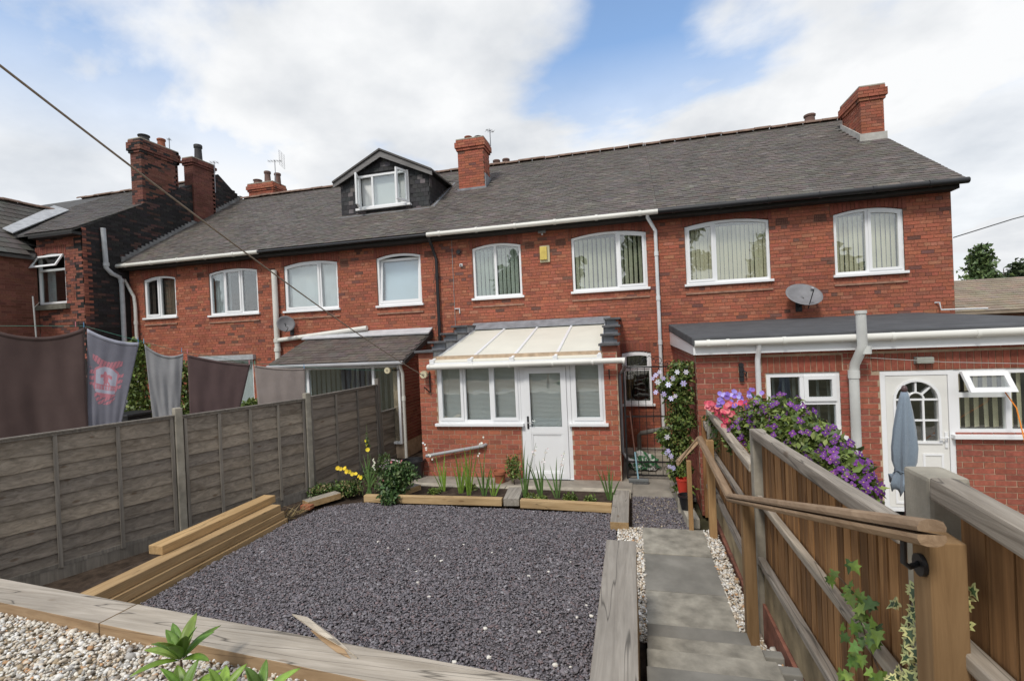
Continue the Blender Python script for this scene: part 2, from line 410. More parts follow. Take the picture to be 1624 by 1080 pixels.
# ---------------------------------------------------------------- the brick terrace
EY, EZ, RY, RZ = 11.17, 5.33, 16.0, 8.50
SL = (RZ-EZ)/(RY-EY); RA = math.atan(SL); RLEN = math.hypot(RZ-EZ, RY-EY)
slate_me = MB().box(-.5, .5, -.05, .16, -.004, .004).mesh('slate'); slate_me.materials.append(slate_o)
def col_slate():
    r = random.random()
    if r < .10: return jit((.094, .082, .073), .12)
    if r < .16: return jit((.15, .132, .117), .1)
    return jit((.118, .103, .092), .08)
def slates(roof, x0, x1, ey, ez, ang, length, skip=None, w=.20, ex=.125, maxn=300, colfn=None, mat_o=None, mat_a=None):
    off = wloc(roof); ca, sa = cos(ang), sin(ang); lst = []; r = 0; s = .03
    while s < length-.05:
        x = x0+(w/2 if r % 2 else 0)-w
        while x < x1:
            a, b = max(x, x0), min(x+w, x1)-.006
            if b-a > .05:
                xm, ym, zm = (a+b)/2, ey+s*ca, ez+s*sa
                if not (skip and skip(xm, s, ym)): lst.append((xm, ym, zm, b-a))
            x += w
        s += ex; r += 1
    lst.sort(key=lambda q: -q[3]/(Vector(q[:3])-CAM).length); m = MB()
    t = ang-.06; ct, st = cos(t), sin(t)
    for i, (x, y, z, wd) in enumerate(lst):
        c = (colfn or col_slate)(); lift = .018+random.uniform(-.003, .004); y2, z2 = y-lift*sa, z+lift*ca
        if i < maxn:
            o = bpy.data.objects.new('slate', slate_me); COL.objects.link(o); o.parent = roof; o.color = (*c, 1)
            o.location = Vector((x, y2, z2))-off; o.rotation_euler = (t+random.uniform(-.008, .008), 0, 0); o.scale = (wd, 1, 1)
        else:
            vs = []
            for zz in (-.004, .004):
                for xx, yy in ((-wd/2, -.05), (wd/2, -.05), (wd/2, .16), (-wd/2, .16)): vs.append((x+xx, y2+yy*ct-zz*st, z2+yy*st+zz*ct))
            m.add(vs, [(0,3,2,1),(4,5,6,7),(0,1,5,4),(1,2,6,5),(2,3,7,6),(3,0,4,7)], c)
    if m.v: tag(m.build('slating', slate_a, roof), kind='stuff')
ridge_mat = plain('ridge_tile_clay', (.20, .135, .105), .85, .35, 5, .2, .3)
def ridge_tiles(roof, x0, x1, y, z, axis='x', L=.45, r=.12, mat=None):
    x = x0
    while x < x1-.05:
        e = min(x+L, x1); m = MB(); vs = []; fs = []; n = 8; dz = random.uniform(-.012, .012)
        for t_ in (x, e-.012):
            for rr in (r, r-.02):
                for k in range(n+1):
                    a = pi*k/n; p = (rr*cos(a), rr*.75*sin(a)+dz)
                    vs.append((t_, y+p[0], z+p[1]) if axis == 'x' else (y+p[0], t_, z+p[1]))
        N = n+1
        for k in range(n):
            fs += [(k, k+1, 2*N+k+1, 2*N+k), (N+k+1, N+k, 3*N+k, 3*N+k+1), (k+1, k, N+k, N+k+1), (2*N+k, 2*N+k+1, 3*N+k+1, 3*N+k)]
        m.add(vs, fs); m.build('ridge_tile', mat or ridge_mat, roof, smooth=False); x = e
def chimney(parent, x0, x1, y0, y1, z0, z1, pots, corbel=.28, colfn=None, apron=True, name='chimney', faces='front right'):
    """square brick stack with an oversailing head, pots = [(x,y,r,h,mat)]"""
    colfn = colfn or col_terrace
    m = MB(); m.box(x0+.008, x1-.008, y0+.008, y1-.008, z0, z1-.03)
    st = m.build(name, mortar_red, parent); zc = z1-corbel; br = MB()
    def faces4(a0, a1, b0, b1, za, zb):
        row = 0; z = za
        while z < zb-.02:
            h = min(.075, zb-z)-.009; o_ = .11*(row % 2)
            for (p, q, f, ax, s) in ((a0, a1, b0, 'x', 1), (a0, a1, b1, 'x', -1), (b0, b1, a0, 'y', 1), (b0, b1, a1, 'y', -1)):
                x = p-o_
                while x < q-.02:
                    s0, e0 = max(x, p), min(x+.225, q)-(.009 if x+.225 < q else 0)
                    if e0-s0 > .03:
                        if ax == 'x': br.box(s0, e0, min(f, f+s*.1), max(f, f+s*.1), z, z+h, colfn())
                        else: br.box(min(f, f+s*.1), max(f, f+s*.1), s0+.1*(s0 == p), e0-.1*(e0 == q), z, z+h, colfn())
                    x += .225
            z += .075; row += 1
    faces4(x0, x1, y0, y1, z0, zc)
    faces4(x0-.035, x1+.035, y0-.035, y1+.035, zc, zc+.075); faces4(x0-.07, x1+.07, y0-.07, y1+.07, zc+.075, z1-.075); faces4(x0-.035, x1+.035, y0-.035, y1+.035, z1-.075, z1)
    tag(br.build('brickwork', brick_a, st), kind='stuff')
    c = MB(); c.slab([(x0-.03, y0-.03, z1), (x1+.03, y0-.03, z1), (x1+.03, y1+.03, z1), (x0-.03, y1+.03, z1)], (0, 0, 0), (0, 0, .03)); c.build('flaunching', concrete, st)
    for (px_, py_, r, h, mt) in pots:
        q = MB(); q.lathe(px_, py_, [(r*1.05, z1), (r*.95, z1+.05), (r*.82, z1+h*.8), (r, z1+h*.82), (r*1.02, z1+h*.95), (r*.9, z1+h), (r*.7, z1+h), (r*.65, z1+h*.7)], 12); q.build('chimney_pot', mt, st, smooth=True)
    return st
def soldier_arch(bl_list, x0, x1, z1, rise, ztop, colfn, n_w=.075):
    """upright bricks over an arched head: list of boxes (x,z,w,h)"""
    xc, W = (x0+x1)/2, x1-x0; n = int(round((W+.12)/n_w)); a = x0-.06; w = (W+.12)/n
    for i in range(n):
        xm = a+(i+.5)*w; t = min(1, abs(2*(xm-xc)/W)); zb = z1-rise*t*t+.012
        bl_list.append((xm, (zb+ztop)/2, w-.009, ztop-zb))
V_GREEN = ('vane', slat_grey, .55, .105); V_BEIGE = ('vane', slat_beige, .32, .088); V_PALE = ('vane', slat_pale, .42, .088)
HX = [-14.66, -9.50, -4.80, .66, 6.26]
houses = []; OPEN = {}
WINDOWS = [  # house, photo box (left,right,crown,base), lights, blind
 (0, 229, 279, 438, 503, [(0, .48, 0, 1, 'sash'), (.48, 1, 0, 1, 'fix')], {0: ('curtain', [(.0, .35, cur_dark), (.7, 1, cur_dark)]), 1: ('curtain', [(0, 1, plain('brown_curtain', (.20, .16, .115), .9, .15, 3))])}),
 (0, 332, 409, 426, 498, [(0, .31, 0, 1, 'fix'), (.31, .66, 0, 1, 'sash'), (.66, 1, 0, 1, 'fix')], {0: ('curtain', [(.05, 1, cur_pale)]), 1: ('curtain', [(0, .12, cur_pale)]), 2: ('curtain', [(.82, 1, cur_pale)])}),
 (1, 451, 536, 414, 491, [(0, .67, 0, 1, 'sash'), (.67, 1, 0, 1, 'fix')], V_PALE),
 (1, 598, 668, 402, 483, [(0, 1, 0, 1, 'tilt')], None),
 (2, 750, 827, 386, 471, [(0, .47, 0, 1, 'fix'), (.47, 1, 0, 1, 'fix')], V_GREEN),
 (2, 907, 1026, 367, 459, [(0, .62, 0, 1, 'fix'), (.62, 1, 0, 1, 'sash')], ('vane', plain('olive_blind', (.66, .63, .46), .8, .06, 2), .55, .105)),
 (3, 1087, 1221, 348, 447, [(0, .36, 0, 1, 'sash'), (.36, 1, 0, 1, 'fix')], V_BEIGE),
 (3, 1323, 1434, 330, 433, [(0, .49, 0, 1, 'fix'), (.49, 1, 0, 1, 'sash')], V_BEIGE),
]
LABELS = ['brick terraced house with white gutter next to the soot-black gable, towels hanging before it',
          'brick terraced house with the slate-hung dormer and a slate lean-to at its foot',
          'brick terraced house behind the cream-roofed porch, with yellow alarm box',
          'end brick terraced house with black gutter and chimney, behind the flat-roofed extension']
dorm_x0, dorm_x1 = -8.25, -5.42
for hi in range(4):
    x0, x1 = HX[hi], HX[hi+1]
    H = thing('terraced_house', LABELS[hi], 'house', ((x0+x1)/2, YF, 0), 'row of red brick terraced houses'); houses.append(H)
    wins = [w for w in WINDOWS if w[0] == hi]; holes = []; bholes = []; sold = []
    specs = []
    for (_, a, b, t, s, li, bl) in wins:
        wx0, wx1, wz0, wz1 = sky_top(a, b, t, s, YF); rise = .07+.012*(wx1-wx0); specs.append((wx0, wx1, wz0, wz1, rise, li, bl))
        ztop = min(wz1+.20, 5.26); holes.append((wx0, wx1, wz0-.02, wz1-.0)); bholes.append((wx0-.06, wx1+.06, wz1-rise-.01, ztop)); bholes.append((wx0, wx1, wz0-.02, wz1))
        soldier_arch(sold, wx0, wx1, wz1, rise, ztop-.01, None)
    if hi == 2:
        g = sky_top(988, 1034, 557, 640, YF); holes.append((g[0], g[1], g[2]-.02, g[3])); bholes += [(g[0]-.06, g[1]+.06, g[3]-.05, g[3]+.2), (g[0], g[1], g[2]-.02, g[3])]; soldier_arch(sold, g[0], g[1], g[3], .05, g[3]+.19, None)
    if hi == 0:
        g = sky_top(318, 404, 572, 700, YF); g = (g[0], g[1], .15, g[3]); holes.append((g[0], g[1], g[2], g[3])); bholes.append((g[0], g[1], 0, g[3]+.14))
    # air bricks
    vents = {0: [(318, 437)], 1: [(546, 418), (680, 403)], 2: [(840, 390), (889, 385)], 3: [(1240, 351), (1301, 345)]}[hi]
    for (vx, vy) in vents:
        p = P(vx, vy, y=YF); bholes.append((p.x-.115, p.x+.115, p.z-.075, p.z+.075))
    m = MB(); grid_wall(m, x0, x1, 0, 5.30, holes, YF+.008, YF+.25)
    if hi == 3: m.slab([(x1-.24, YF+.25, 0), (x1-.24, 20.5, 0), (x1-.24, 20.5, 5.3), (x1-.24, RY, RZ-.12), (x1-.24, YF+.25, 5.4)], (0, 0, 0), (.24, 0, 0))
    wall = m.build('wall', mortar_red, H)
    bw = MB(); bw.box(x0, x1-.25*(hi == 3), 20.3, 20.5, 0, 5.3); bw.build('front_wall', mortar_red, H)
    def hide(x, z, hi=hi):
        if hi == 2 and z < 2.75 and x < -.55: return True
        if hi == 3 and z < 2.45 and x > 1.0: return True
        if hi == 1 and z < 2.6 and x > -8.2: return True
        return z < (.9 if hi < 2 else 0)
    bricks = lay(x0, x1, 0, 5.25, .075, .225, bholes, hide, 4)
    place_bricks(wall, bricks, YF, col_terrace)
    sm = MB()
    for (a, z, w, h) in sold: sm.box(a-w/2, a+w/2, YF-.002+random.uniform(-.002, .002), YF+.06, z-h/2, z+h/2, jit((.25, .082, .056), .15))
    if sm.v: sm.build('arch_bricks', brick_a, wall, kind='stuff')
    for (vx, vy) in vents:
        p = P(vx, vy, y=YF); v = MB(); v.box(p.x-.11, p.x+.11, YF+.012, YF+.06, p.z-.07, p.z+.07)
        av = v.build('air_brick', blackmetal, wall); g_ = MB()
        for i in range(7): xx = p.x-.105+i*.035; g_.box(xx-.0055, xx+.0055, YF, YF+.011, p.z-.07, p.z+.07)
        for zz in (-.062, 0, .062): g_.box(p.x-.112, p.x+.112, YF-.002, YF+.0115, p.z+zz-.008, p.z+zz+.008)
        g_.build('grille', plain('air_brick_clay', (.14, .06, .045), .9), H)
    for (wx0, wx1, wz0, wz1, rise, li, bl) in specs:
        if li[0][4] == 'tilt':
            w = window(H, YF+.03, wx0, wx1, wz0, wz1, rise, [(0, 1, 0, 1, 'none')])
            tp = lambda x: wz1-.10; q = MB(); za = wz0+.055; o_ = shape(wx0+.045, wx1-.045, za, tp, 0); i_ = shape(wx0+.045, wx1-.045, za, tp, .07)
            q.ring(o_, i_, YF+.02, YF+.07)
            top_in = .11                         # sash tilted inwards at the head
            q.v = [(x, y+top_in*(z-za)/(wz1-.1-za), z) for x, y, z in q.v]; s = q.build('sash', upvc, w)
            q = MB(); q.slab([(x, YF+.05+top_in*(z-za)/(wz1-.1-za), z) for x, z in i_], (0, 0, 0), (0, .01, 0)); q.build('pane', glass, w, fix=True)
            q = MB(); q.slab([(x, YF+.16+top_in*(z-za)/(wz1-.1-za), z) for x, z in i_], (0, 0, 0), (0, .01, 0)); q.build('blind', slat_blue, w, fix=True)
        else: w = window(H, YF+.03, wx0, wx1, wz0, wz1, rise, li, bl)
        q = MB(); q.box(wx0-.03, wx1+.03, YF-.03, YF+.03, wz0-.235, wz0-.195); q.build('ledge', plain('ledge_tile', (.30, .17, .12), .9, .3, 9), wall)
    if hi == 2:
        window(H, YF+.03, g[0], g[1], g[2], g[3], .05, [(0, 1, 0, .68, 'fix'), (0, 1, .68, 1, 'sash')], None)
    if hi == 0:
        window(H, YF+.04, g[0], g[1], g[2], g[3], 0, [(0, .5, 0, 1, 'sash'), (.5, 1, 0, 1, 'fix')], V_PALE, sill=False)
        q = MB(); q.box(g[0]-.1, g[1]+.1, YF-.10, YF+.02, g[3]+.01, g[3]+.15); q.build('door_canopy', plain('grey_canopy', (.38, .40, .42), .5), H)
    # dark rooms behind the glass
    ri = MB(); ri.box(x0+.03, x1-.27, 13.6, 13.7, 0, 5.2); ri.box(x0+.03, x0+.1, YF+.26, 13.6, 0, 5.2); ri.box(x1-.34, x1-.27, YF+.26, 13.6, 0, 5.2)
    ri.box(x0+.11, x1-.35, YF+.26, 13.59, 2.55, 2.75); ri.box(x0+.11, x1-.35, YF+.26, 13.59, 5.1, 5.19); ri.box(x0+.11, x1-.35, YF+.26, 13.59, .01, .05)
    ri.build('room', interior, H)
    # roof
    r = MB(); th = .10
    vx1 = x1+(.06 if hi == 3 else 0)
    for xa, xb in ((x0, vx1),):
        r.slab([(xa, EY, EZ), (xa, RY, RZ), (xa, 2*RY-EY, EZ), (xa, 2*RY-EY, EZ-th), (xa, RY, RZ-th*1.2), (xa, EY, EZ-.05)], (0, 0, 0), (xb-xa, 0, 0))
    roof = r.build('roof', plain('roof_underlay', (.09, .085, .082), .9, .2, 4), H, fix=True)
    def skip(x, s, y, hi=hi):
        if hi == 1 and dorm_x0+.02 < x < dorm_x1-.02 and y > 12.95 and y < 14.9: return True
        if hi == 1 and -4.95 < x and 13.9 < y < 14.5: return True
        if hi == 2 and x < -4.0 and 13.9 < y < 14.5: return True
        if hi == 3 and x > 5.75 and 13.9 < y < 15.2: return True
        return False
    slates(roof, x0, vx1, EY, EZ, RA, RLEN, skip)
    ridge_tiles(roof, x0+(0 if hi else .1), vx1-(.0 if hi < 3 else .02), RY, RZ+.02)
    # eaves
    q = MB(); q.box(x0, x1, EY+.06, YF-.003, EZ-.17, EZ-.055); q.build('soffit', plain('dark_soffit', (.025, .022, .02), .8), H)
    gm = [upvc_old, blackpipe, upvc_old, blackpipe][hi]; gx0 = x0; gx1 = [P(410, 402, y=EY).x, x1, x1, x1+.1][hi]; rr = [.055, .035, .055, .06][hi]
    q = MB(); q.tube([(gx0, EY-.03, EZ-.055), (gx1, EY-.03, EZ-.055)], rr, 10)
    xx = gx0+.3
    while xx < gx1 and hi != 1: q.tube([(xx, EY-.03, EZ-.055), (xx+.06, EY-.03, EZ-.055)], rr*1.18, 10); xx += .95
    q.build('gutter', gm, H, smooth=True)
    if hi == 0:
        q = MB(); q.tube([(gx1, EY-.03, EZ-.055), (x1, EY-.03, EZ-.055)], .032, 8); q.build('eaves_pipe', blackpipe, H, smooth=True)
A_, B_, C_, D_ = houses
def pipe(parent, pts, r, mat, name='downpipe', collars=()):
    m = MB(); m.tube(pts, r, 10)
    for c in collars: m.tube([(c[0], c[1], c[2]-.05), (c[0], c[1], c[2]+.05)], r*1.25, 10)
    return m.build(name, mat, parent, smooth=True)
pa = P(212, 505, y=YF-.1); pt = P(190, 425, y=YF-.14)
pipe(A_, [(pt.x, EY, EZ-.1), (pt.x+.02, YF-.12, EZ-.25), (pt.x+.42, YF-.09, EZ-.95), (pt.x+.45, YF-.09, EZ-1.2), (pt.x+.46, YF-.09, 0)], .045, upvc_old, collars=[(pt.x+.45, YF-.09, 3.6), (pt.x+.455, YF-.09, 2.4)])
pb = P(434, 430, y=YF-.1); pb2 = P(441, 540, y=YF-.1); pbr = P(582, 520, y=YF-.1)
pipe(B_, [(pb.x, YF-.09, pb.z+.02), (pb.x, YF-.09, 0)], .075, upvc_old, 'soil_pipe', [(pb.x, YF-.09, pb2.z), (pb.x, YF-.09, pb2.z-.25)])
pipe(B_, [(pb.x, YF-.10, pb2.z), (pbr.x, YF-.10, pbr.z)], .062, upvc_old, 'waste_pipe', ())
pipe(B_, [(pbr.x-.9, YF-.06, pbr.z-.13), (pbr.x+.02, YF-.06, pbr.z-.10)], .022, upvc_old, 'waste_pipe', ())
pc = P(685, 380, y=YF-.1); pc1 = P(694, 470, y=YF-.1)
pipe(B_, [(pc.x, EY, EZ-.09), (pc.x, YF-.12, EZ-.3), (pc1.x, YF-.08, EZ-.62), (pc1.x, YF-.08, 0)], .04, blackpipe, collars=[(pc1.x, YF-.08, 4.3), (pc1.x, YF-.08, 3.1)])
pd = P(1026, 340, y=YF-.1); pd1 = P(1043, 450, y=YF-.1)
pipe(C_, [(pd.x, EY-.02, EZ-.07), (pd.x, EY+.04, EZ-.15), (pd1.x, YF-.10, EZ-.42), (pd1.x, YF-.08, EZ-.55), (pd1.x, YF-.08, .05)], .04, whitepipe, collars=[(pd1.x, YF-.08, 4.4), (pd1.x, YF-.08, 3.4), (pd1.x, YF-.08, 2.4)])
# cable and condensate pipe on the porch house
k = P(722, 490, y=YF); pipe(C_, [(k.x, YF-.02, k.z), (k.x+.12, YF-.02, k.z+.0), (k.x+.12, YF-.02, k.z-.12)], .016, whitepipe, 'overflow_pipe')
k0 = P(716, 372, y=YF); pipe(C_, [(k0.x, YF-.012, 5.2), (k0.x, YF-.012, 3.0)], .006, plain('grey_cable', (.35, .33, .32), .7), 'cable')
k = P(728, 400, y=YF); q = MB(); q.tube([(k.x, YF-.012, k.z), (k.x, YF+.03, k.z)], .085, 16); fl = q.build('boiler_flue', plain('flue_ring', (.16, .07, .055), .8), C_, smooth=True)
q = MB(); q.tube([(k.x, YF-.05, k.z), (k.x, YF-.0125, k.z)], .05, 14); q.build('flue_pipe', blackpipe, fl, smooth=True)
# chimneys
clay = plain('clay_pot', (.27, .10, .06), .8, .25, 6, .2, .2); blackpot = plain('sooty_pot', (.035, .033, .035), .7, .3, 6); greypot = plain('weathered_pot', (.15, .09, .075), .85, .3, 6)
yC0 = 13.93
chimney(C_, -4.88, -4.07, yC0, yC0+.62, 6.9, 8.66, [(-4.62, yC0+.3, .12, .2, clay), (-4.3, yC0+.3, .12, .16, blackpot)], .32)
q = MB(); q.box(-4.93, -4.02, yC0-.03, yC0+.02, 7.02, 7.2); q.box(-4.07+.003, -4.04, yC0+.021, yC0+.66, 7.1, 7.6); q.build('flashing', lead, C_)
chimney(D_, 5.78, 6.28, 13.97, 15.05, 6.9, 8.50, [], .34)
q = MB(); q.box(5.72, 6.32, 13.93, 13.962, 7.05, 7.34); q.slab([(5.745, 13.963, 7.15), (5.745, 15.1, 7.9), (5.745, 15.1, 8.06), (5.745, 13.963, 7.34)], (0, 0, 0), (.03, 0, 0)); q.build('flashing', plain('mortar_flashing', (.42, .41, .38), .8, .2), D_)
for hh, (ax, ay, w_, n_) in ((C_, (795, 258, .5, 2)), (D_, (1284, 188, .3, 1))):
    p = P(ax, ay, y=17.3)
    chimney(hh, p.x-w_/2, p.x+w_/2, 17.0, 17.6, 7.2, p.z-.25, [(p.x-.18+.36*i, 17.3, .14, .35, greypot) for i in range(n_)] if n_ > 1 else [(p.x, 17.3, .17, .36, greypot)], .2)
p = P(424, 300, y=16.6)
chimney(A_, p.x-.62, p.x+.5, 16.3, 17.0, 7.6, p.z+.15, [(p.x-.35, 16.5, .17, .22, greypot), (p.x+.12, 16.5, .13, .5, greypot), (p.x+.42, 16.7, .13, .45, greypot)], .3)
# dormer
DY = 12.92; dx0, dx1 = dorm_x0, dorm_x1; dzb, dze, dza = 6.42, 7.50, 8.10; dxc = (dx0+dx1)/2
m = MB()
dm_holes = [(-7.66, -6.04, 6.64, 7.60)]
grid_wall(m, dx0, dx1, dzb, dze, [(-7.66, -6.04, 6.64, dze+.01)], DY+.012, DY+.1)
m.slab([(dx0, DY+.012, dze), (-7.66, DY+.012, dze), (-7.66, DY+.012, 7.61), (-6.04, DY+.012, 7.61), (-6.04, DY+.012, dze), (dx1, DY+.012, dze), (dxc, DY+.012, dza)], (0, 0, 0), (0, .088, 0))
for xx in (dx0, dx1-.08): m.slab([(xx, DY+.1, dzb), (xx, DY+.1, dze), (xx, DY+1.75, dze)], (0, 0, 0), (.08, 0, 0))
m.box(dx0+.1, dx1-.1, 14.2, 14.3, 6.9, 7.6); m.box(dx0+.081, dx1-.081, DY+.101, 14.3, 6.5, 6.55)
dorm = m.build('dormer', plain('dormer_cladding_board', (.03, .03, .032), .9), B_)
sm = MB(); row = 0; z = dzb
def dcol(): return jit((.032, .032, .035), .35) if random.random() < .85 else jit((.11, .10, .105), .3)
dl = []
while z < dza-.1:
    hgt = .15; half = (dx1-dx0)/2 if z < dze else (dx1-dx0)/2*(dza-z-.10)/(dza-dze)
    x = dxc-half+(.08 if row % 2 else 0)-.16
    while x < dxc+half:
        a, b = max(x, dxc-half), min(x+.16, dxc+half)-.006
        if b-a > .03 and not (z+.1 > 6.62 and z < 7.62 and b > -7.68 and a < -6.02): dl.append((a, b, z))
        x += .16
    z += .125; row += 1
sl_me = MB().box(-.5, .5, -.006, .006, 0, .15).mesh('hung_slate'); sl_me.materials.append(slate_o)
off = wloc(dorm)
for (a, b, z) in dl:
    o = bpy.data.objects.new('hung_slate', sl_me); COL.objects.link(o); o.parent = dorm; o.location = Vector(((a+b)/2, DY-.004, z))-off; o.scale = (b-a, 1, 1); o.rotation_euler = (-.05, 0, 0); o.color = (*dcol(), 1)
sm = MB(); z = dzb
while z < dze-.02:   # right cheek
    y = DY
    while y < 14.6 and EZ+(y-EY)*SL < z+.12:
        sm.slab([(dx1+.004, y, z), (dx1+.004, y+.155, z), (dx1+.004, y+.155, z+.14), (dx1+.004, y, z+.14)], (0, 0, 0), (.01, 0, 0), dcol()); y += .16
    z += .125
sm.build('cheek_slating', slate_a, dorm, kind='stuff')
bb = MB(); greyw = wood('grey_barge_wood', 'x', (.17, .165, .16), (.30, .29, .28), knots=False)
e0, e1 = (dx0-.16, dze-.06), (dx1+.16, dze-.06); ap = (dxc, dza+.12)
for s_, e in ((-1, e0), (1, e1)):
    bb.slab([(e[0], DY-.16, e[1]), (ap[0], DY-.16, ap[1]-.02), (ap[0], DY-.16, ap[1]-.19), (e[0], DY-.16, e[1]-.13)], (0, 0, 0), (0, .03, 0))
bb.build('bargeboard', greyw, dorm, fix=True)
dr = MB()
for e in (e0, e1):
    dr.slab([(e[0], DY-.20, e[1]+.01), (ap[0], DY-.20, ap[1]), (ap[0], 15.6, ap[1]), (e[0], 14.55, e[1]+.01)], (0, 0, 0), (0, 0, .05))
dr.build('dormer_roof', plain('dormer_roof_felt', (.10, .095, .092), .85, .25, 4), dorm, fix=True)
wn = window(dorm, DY-.03, -7.66, -6.04, 6.64, 7.60, 0, [(0, .3, 0, 1, 'none'), (.3, .76, 0, 1, 'fix'), (.76, 1, 0, 1, 'none')], None) if False else None
q = MB(); tp = lambda x: 7.60
q.ring(shape(-7.66, -6.04, 6.64, tp, 0), shape(-7.66, -6.04, 6.64, tp, .055), DY-.04, DY+.05); 
for u in (-7.19, -6.44): q.box(u-.03, u+.03, DY-.035, DY+.045, 6.69, 7.55)
dw = q.build('window', upvc, dorm)
q = MB(); q.box(-7.72, -5.98, DY-.12, DY+.01, 6.575, 6.636); q.build('sill', upvc, dw)
pane_poly('pane', [(-7.16, 6.69), (-6.47, 6.69), (-6.47, 7.55), (-7.16, 7.55)], DY, glass, dw)
q = MB(); q.box(-7.62, -6.08, DY+.12, DY+.13, 6.69, 7.55); q.build('blind', slat_white, dw)
for (hx, sgn) in ((-7.62, 1), (-6.08, -1)):            # two casements standing open
    w_ = .42; a = radians(70)*sgn; q = MB(); q.ring(shape(0, w_, 6.67, lambda x: 7.57, 0), shape(0, w_, 6.67, lambda x: 7.57, .055), -.025, .025)
    g_ = MB(); g_.slab([(x, -.006, z) for x, z in shape(0, w_, 6.67, lambda x: 7.57, .05)], (0, 0, 0), (0, .012, 0))
    for mb, nm, mt in ((q, 'open_casement', upvc), (g_, 'pane', glass)):
        mb.v = [(hx+sgn*x*cos(a)+y*sin(a)*sgn*0+ (-y*sin(abs(a)) if sgn > 0 else y*sin(abs(a))), DY-.06-x*sin(abs(a))-y*cos(a), z) for x, y, z in mb.v]; mb.build(nm, mt, dw, fix=True)
q = MB(); q.box(dx0-.03, dx1+.03, DY-.14, DY+.0, 6.40, 6.43); q.slab([(dx1+.02, DY-.03, 6.45), (dx1+.02, 14.7, 7.63), (dx1+.16, 14.7, 7.65), (dx1+.16, DY-.03, 6.47)], (0, 0, 0), (0, 0, .03)); q.build('flashing', lead, dorm)
# ---------------------------------------------------------------- older house at the left with the soot-black gable
O_ = thing('older_house', 'older tall brick house with soot-blackened gable wall and two big chimneys', 'house', (-16.5, 12, 0))
GX = -14.67; OEY, OEZ, ORY, ORZ = 10.02, 6.16, 15.0, 9.02; OSL = (ORZ-OEZ)/(ORY-OEY)
m = MB(); m.slab([(GX, 10.25, 0), (GX, 10.25, 6.22), (GX, ORY, 9.2), (GX, 19.7, 6.2), (GX, 19.7, 0)], (0, 0, 0), (-.32, 0, 0))
gw = m.build('gable_wall', plain('sooty_mortar', (.022, .020, .019), .95, .3, 6), O_, fix=True)
def g_hide(y, z):
    top = 6.22+(y-10.25)*(9.2-6.22)/(ORY-10.25) if y < ORY else 9.2-(y-ORY)*.638
    if z > top-.03: return True
    return (y > EY+.1 and z < EZ+(y-EY)*SL+.02) or z < 2.2
sooty = lay(10.25, 17.0, 2.2, 9.2, .075, .225, (), g_hide)
near = [b for b in sooty if b[0]-b[2]/2 < 10.27]; rest = [b for b in sooty if b not in near]
place_bricks(gw, rest, GX+.01, lambda: col_soot(), 'y', .05, -1)
place_bricks(gw, near, GX+.01, lambda: col_old(), 'y', .05, -1, 0)
hole = sky_top(60, 104, 402, 482, 10.25)
m = MB(); grid_wall(m, -16.4, -14.99, 0, 6.10, [(hole[0], hole[1], hole[2]-.02, hole[3])], 10.258, 10.5); fwall = m.build('rear_wall', mortar_red, O_)
sold = []; soldier_arch(sold, hole[0], hole[1], hole[3], .09, hole[3]+.2, None)
br = lay(-16.4, GX, 2.0, 6.08, .075, .225, [(hole[0], hole[1], hole[2]-.02, hole[3]), (hole[0]-.06, hole[1]+.06, hole[3]-.1, hole[3]+.21)])
place_bricks(fwall, br, 10.25, col_old)
sm = MB()
for (a, z, w, h) in sold: sm.box(a-w/2, a+w/2, 10.247, 10.3, z-h/2, z+h/2, jit((.2, .07, .05), .15))
sm.build('arch_bricks', brick_a, fwall, kind='stuff')
w = window(O_, 10.28, *hole, .09, [(0, 1, 0, .72, 'fix'), (0, 1, .72, 1, 'none')], {0: ('curtain', [(.1, .4, cur_pale)])}, sill=False)
s_ = MB(); s_.box(hole[0]-.08, hole[1]+.12, 10.14, 10.3, hole[2]-.17, hole[2]-.03); s_.build('stone_sill', plain('dark_stone', (.14, .135, .11), .9, .3), fwall)
zt, zb = hole[3]-.03, hole[2]+(hole[3]-.09-hole[2])*.72+.03       # top light propped open
q = MB(); q.ring(shape(hole[0]+.03, hole[1]-.03, zb, lambda x: zt-.02, 0), shape(hole[0]+.03, hole[1]-.03, zb, lambda x: zt-.02, .055), 10.24, 10.28)
g_ = MB(); g_.slab([(x, 10.255, z) for x, z in shape(hole[0]+.03, hole[1]-.03, zb, lambda x: zt-.02, .05)], (0, 0, 0), (0, .01, 0))
for mb, nm, mt in ((q, 'open_sash', upvc), (g_, 'pane', glass)):
    mb.v = [(x, y-(zt-z)*.55, z+(zt-z)*.08) for x, y, z in mb.v]; mb.build(nm, mt, w, fix=True)
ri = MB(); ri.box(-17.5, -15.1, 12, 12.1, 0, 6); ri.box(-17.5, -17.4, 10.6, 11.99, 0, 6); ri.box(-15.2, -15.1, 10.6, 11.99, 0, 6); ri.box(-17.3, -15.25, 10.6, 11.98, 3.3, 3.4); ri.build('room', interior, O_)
m = MB(); grid_wall(m, 6.5, 10.24, 0, 5.5, [], -16.65, -16.408, 'y'); lw = m.build('wing_wall', mortar_red, O_)
place_bricks(lw, lay(8.6, 10.24, 1.6, 5.46, .075, .225), -16.4, lambda: jit((.17, .07, .05), .25), 'y', .06, -1)
r = MB(); r.slab([(-24, OEY, OEZ), (-24, ORY, ORZ), (-24, 19.9, 6.1), (-24, 19.9, 6.0), (-24, ORY, ORZ-.12), (-24, OEY, OEZ-.06)], (0, 0, 0), (24+GX-.03, 0, 0))
orf = r.build('main_roof', plain('old_roof_underlay', (.08, .078, .076), .9, .2, 4), O_, fix=True)
oang = math.atan(OSL); olen = math.hypot(ORY-OEY, ORZ-OEZ)
